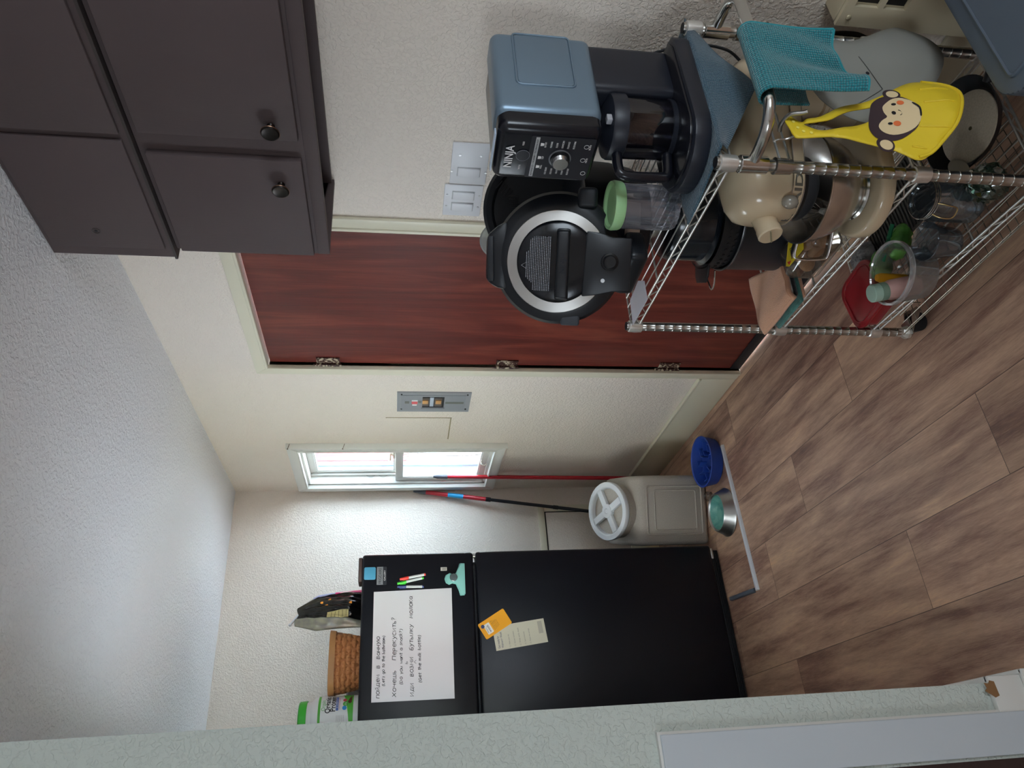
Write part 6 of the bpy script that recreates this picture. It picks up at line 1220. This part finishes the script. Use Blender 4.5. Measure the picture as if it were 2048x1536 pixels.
# grey flexible plastic sheet
M_MAT = mat('frosted_grey_plastic', '8b8b84', rough=0.42)
mp_ = [(1.371, 0.664), (1.376, 0.597), (1.384, 0.564), (1.405, 0.523), (1.435, 0.476), (1.455, 0.440), (1.456, 0.420), (1.440, 0.403), (1.415, 0.383), (1.382, 0.371), (1.351, 0.367), (1.32, 0.375), (1.289, 0.392), (1.26, 0.415), (1.211, 0.471), (1.172, 0.554), (1.165, 0.60), (1.20, 0.665), (1.25, 0.70), (1.33, 0.71)]
def sheet(poly, y, th, curve):
    b = MB(); P_ = [Vector(p) for p in smooth_path([(x, z, 0) for x, z in poly], 3, True)]
    cx_ = sum(p.x for p in P_) / len(P_); cz_ = sum(p.y for p in P_) / len(P_); n = len(P_); rings = []
    for f in (1.0, 0.75, 0.5, 0.25):
        rings.append([b.bm.verts.new((cx_ + (p.x - cx_) * f, 0, cz_ + (p.y - cz_) * f)) for p in P_])
    c_ = b.bm.verts.new((cx_, 0, cz_))
    for A, B in zip(rings, rings[1:]):
        for k in range(n): b.bm.faces.new((A[k], A[(k + 1) % n], B[(k + 1) % n], B[k]))
    for k in range(n): b.bm.faces.new((rings[-1][k], rings[-1][(k + 1) % n], c_))
    for v in b.bm.verts: v.co.y = y + curve(v.co.x, v.co.z)
    return b
cf = lambda x, z: -0.018 * math.cos((x - 1.36) * 18) + 0.006 * math.sin((z - 0.5) * 20)
fm = thing('flexible_plastic_sheet', 'curved frosted grey plastic sheet hanging behind the yellow bib', 'plastic sheet', (0, 0, 0))
sheet(mp_, 0.905, 0.002, cf).build('sheet', M_MAT, fm, smooth=80, solid=0.0025)
b = MB(); q_ = [(1.329, 0.570), (1.253, 0.528), (1.215, 0.59)]; 
for a_, c_ in ((0, 1), (1, 2)):
    A, B = q_[a_], q_[c_]; pts = [(A[0] + (B[0] - A[0]) * t / 8, 0, A[1] + (B[1] - A[1]) * t / 8) for t in range(9)]; b.tube([(x, 0.9025 + cf(x, z), z) for x, _, z in pts], 0.0008, 5)
b.build('crease', mat('crease_grey', '4a4a46'), fm)
for x, z in ((1.266, 0.577), (1.290, 0.556)):
    b = MB(); b.lathe([(0, 0), (0.0042, 0), (0.0035, 0.0015), (0, 0.002)], 16, T(x, 0.9035 + cf(x, z), z) @ RX(PI / 2)); b.build('rivet', M_POT, fm)
bk_ = [(1.514, 0.640), (1.545, 0.600), (1.564, 0.540), (1.578, 0.49), (1.583, 0.45), (1.579, 0.42), (1.556, 0.390), (1.525, 0.372), (1.50, 0.40), (1.494, 0.50), (1.492, 0.62)]
sheet([(x - 0.004, z) for x, z in bk_], 1.000, 0.006, lambda x, z: 0.004 * math.sin(x * 30)).build('x', M_PAN, None, smooth=80, solid=0.008)
o = bpy.data.objects['x']; o.name = 'black_pan_lid'; o.data.name = 'black_pan_lid'; tag(o, 'flat black kitchen tool hanging between rack and cream heater', 'utensil')
# yellow silicone bib with a monkey face
M_YEL = mat('yellow_silicone', 'dcc02c', rough=0.42)
bb_ = thing('silicone_bib', 'yellow silicone baby bib with printed monkey face hanging by its neck strap', 'bib', (0, 0, 0))
OUT = [(1.1147, 0.7966), (1.1187, 0.7894), (1.1064, 0.7805), (1.0975, 0.7705), (1.1054, 0.7592), (1.1084, 0.7318), (1.1322, 0.6859), (1.1418, 0.6575), (1.1523, 0.6208), (1.168, 0.5844), (1.2003, 0.5283), (1.2169, 0.4901), (1.2149, 0.4584), (1.1913, 0.4433), (1.1632, 0.4409), (1.1347, 0.4483), (1.0957, 0.4665), (1.0575, 0.4882), (1.0225, 0.5223), (0.9962, 0.5575), (0.9946, 0.5779), (1.007, 0.5981), (1.0234, 0.6269), (1.0381, 0.6786), (1.0517, 0.7232), (1.0544, 0.7467), (1.0572, 0.787), (1.0661, 0.7942), (1.0884, 0.7977), (1.1044, 0.8006)]
HOL = [(1.0927, 0.7684), (1.0955, 0.7394), (1.0995, 0.7135), (1.1205, 0.6751), (1.1321, 0.637), (1.1334, 0.6196), (1.1297, 0.6126), (1.1224, 0.6129), (1.1043, 0.6267), (1.089, 0.6494), (1.0783, 0.6779), (1.0715, 0.7171), (1.0709, 0.7418), (1.0792, 0.7564)]
BY = 0.872
def bibd(x, z):  # bulge toward the camera, fullest low down
    t = max(0.0, min(1.0, (0.64 - z) / 0.15)); c_ = 1.105 - (0.64 - z) * 0.02; e = max(0.0, 1 - ((x - c_) / 0.125) ** 2)
    return -0.045 * t ** 1.2 * e + 0.02 * max(0, (z - 0.70)) / 0.1
# body built by triangulating outline with the hole, then refining
bm = bmesh.new(); 
def loop_edges(pts):
    P_ = smooth_path([(x, z, 0) for x, z in pts], 3, True); vs = [bm.verts.new((p.x, 0, p.y)) for p in P_]
    return [bm.edges.new((vs[i], vs[(i + 1) % len(vs)])) for i in range(len(vs))]
es = loop_edges(OUT) + loop_edges(HOL)
bmesh.ops.triangle_fill(bm, edges=es, use_beauty=True, use_dissolve=False, normal=(0, -1, 0))
for _ in range(3):
    lng = [e for e in bm.edges if e.calc_length() > 0.012]
    if lng: bmesh.ops.subdivide_edges(bm, edges=lng, cuts=1); bmesh.ops.triangulate(bm, faces=bm.faces)
for v in bm.verts: v.co.y = BY + bibd(v.co.x, v.co.z)
bmesh.ops.recalc_face_normals(bm, faces=bm.faces)
me = bpy.data.meshes.new('bib_body'); bm.to_mesh(me); bm.free(); me.materials.append(M_YEL)
for p in me.polygons: p.use_smooth = True
o = bpy.data.objects.new('bib_body', me); COL.objects.link(o); o.parent = bb_
md = o.modifiers.new('thickness', 'SOLIDIFY'); md.thickness = 0.0028; md.offset = 0
# raised pocket lip along the bottom and its ridges
b = MB(); lip = [(0.9975, 0.571), (1.006, 0.545), (1.028, 0.520), (1.058, 0.492), (1.096, 0.470), (1.135, 0.452), (1.163, 0.445), (1.191, 0.448), (1.211, 0.460), (1.2135, 0.488)]
b.tube([(p.x, BY - 0.002 + bibd(p.x, p.y), p.y) for p in smooth_path([(x, z, 0) for x, z in lip], 4)], 0.0035, 8); b.build('pocket_lip', M_YEL, bb_)
for (a, c_) in (((1.1692, 0.5192), (1.165, 0.4641)), ((1.1244, 0.5295), (1.115, 0.4740)), ((1.0657, 0.5549), (1.0538, 0.5038)), ((1.0222, 0.5787), (1.0150, 0.552))):
    b = MB(); b.tube([(a[0] + (c_[0] - a[0]) * t / 8, BY - 0.002 + bibd(a[0] + (c_[0] - a[0]) * t / 8, a[1] + (c_[1] - a[1]) * t / 8), a[1] + (c_[1] - a[1]) * t / 8) for t in range(9)], [0.0022] + [0.0018] * 7 + [0.001], 8); b.build('pocket_ridge', M_YEL, bb_)
def decal(name, pts, m, d=0.0024, smooth_n=3):
    P_ = smooth_path([(x, z, 0) for x, z in pts], smooth_n, True); bm = bmesh.new(); vs = [bm.verts.new((p.x, 0, p.y)) for p in P_]
    es = [bm.edges.new((vs[i], vs[(i + 1) % len(vs)])) for i in range(len(vs))]
    bmesh.ops.triangle_fill(bm, edges=es, use_beauty=True, use_dissolve=False, normal=(0, -1, 0))
    for _ in range(2):
        lng = [e for e in bm.edges if e.calc_length() > 0.010]
        if lng: bmesh.ops.subdivide_edges(bm, edges=lng, cuts=1); bmesh.ops.triangulate(bm, faces=bm.faces)
    for v in bm.verts: v.co.y = BY - d + bibd(v.co.x, v.co.z)
    me = bpy.data.meshes.new(name); bm.to_mesh(me); bm.free(); me.materials.append(m); 
    for p in me.polygons: p.use_smooth = True
    o = bpy.data.objects.new(name, me); COL.objects.link(o); o.parent = bb_; return o
def circ(cx_, cz_, rx, rz, n=12): return [(cx_ + rx * math.cos(2 * PI * i / n), cz_ + rz * math.sin(2 * PI * i / n)) for i in range(n)]
M_MBR = mat('monkey_brown_print', '3a2a2e', rough=0.5); M_MFC = mat('monkey_face_print', 'dcc59a', rough=0.5); M_CHK = mat('cheek_print', 'dd6f3c', rough=0.5)
decal('ear_outline', circ(1.030, 0.627, 0.019, 0.017), M_MBR, 0.0022); decal('ear_inner', circ(1.029, 0.626, 0.013, 0.012), M_MFC, 0.0028)
decal('ear_outline', circ(1.163, 0.575, 0.017, 0.016), M_MBR, 0.0022); decal('ear_inner', circ(1.163, 0.574, 0.011, 0.011), M_MFC, 0.0028)
decal('head_cap', [(1.040, 0.625), (1.050, 0.640), (1.070, 0.646), (1.095, 0.640), (1.120, 0.630), (1.142, 0.620), (1.156, 0.600), (1.158, 0.580), (1.150, 0.560), (1.125, 0.545), (1.095, 0.545), (1.065, 0.558), (1.045, 0.585), (1.038, 0.605)], M_MBR, 0.0026)
decal('face_patch', [(1.052, 0.606), (1.062, 0.622), (1.078, 0.626), (1.092, 0.616), (1.100, 0.604), (1.112, 0.606), (1.128, 0.604), (1.140, 0.592), (1.148, 0.578), (1.146, 0.562), (1.126, 0.545), (1.098, 0.543), (1.070, 0.556), (1.055, 0.580)], M_MFC, 0.0032)
decal('eye', circ(1.131, 0.583, 0.0035, 0.0045, 8), M_INK, 0.0038); decal('eye', circ(1.081, 0.604, 0.0035, 0.0045, 8), M_INK, 0.0038); decal('nose', circ(1.1075, 0.590, 0.005, 0.0038, 8), M_INK, 0.0038)
decal('cheek', circ(1.133, 0.570, 0.0065, 0.0065, 10), M_CHK, 0.0037); decal('cheek', circ(1.079, 0.592, 0.0068, 0.0068, 10), M_CHK, 0.0037)
b = MB(); b.tube([(1.106 + 0.007 * math.cos(math.radians(a)), BY - 0.0038 + bibd(1.106, 0.58), 0.5815 + 0.006 * math.sin(math.radians(a))) for a in range(190, 351, 16)], 0.0008, 5); b.build('smile', M_INK, bb_)
decal('scarf_line', [(1.128, 0.548), (1.112, 0.541), (1.090, 0.545), (1.090, 0.548), (1.110, 0.5445), (1.126, 0.551)], M_INK, 0.0038)
for x, z in ((1.100, 0.787), (1.083, 0.783), (1.072, 0.775), (1.066, 0.762)):
    b = MB(); b.lathe([(0, 0), (0.0032, 0), (0.0032, 0.001), (0, 0.001)], 14, T(x, BY - 0.0018 + bibd(x, z), z) @ RX(PI / 2)); b.build('strap_hole', mat('strap_hole_yellow', 'efe06a', rough=0.5), bb_)
b = MB(); b.tube(smooth_path([(1.118, 0.925, 0.792), (1.113, 0.905, 0.800), (1.108, 0.878, 0.797), (1.100, 0.866, 0.780), (1.098, 0.860, 0.772)], 5), 0.0042, 12); tag(b.build('hanging_hook', M_BRUSH), 'round steel hook pin holding the yellow bib strap', 'hook')
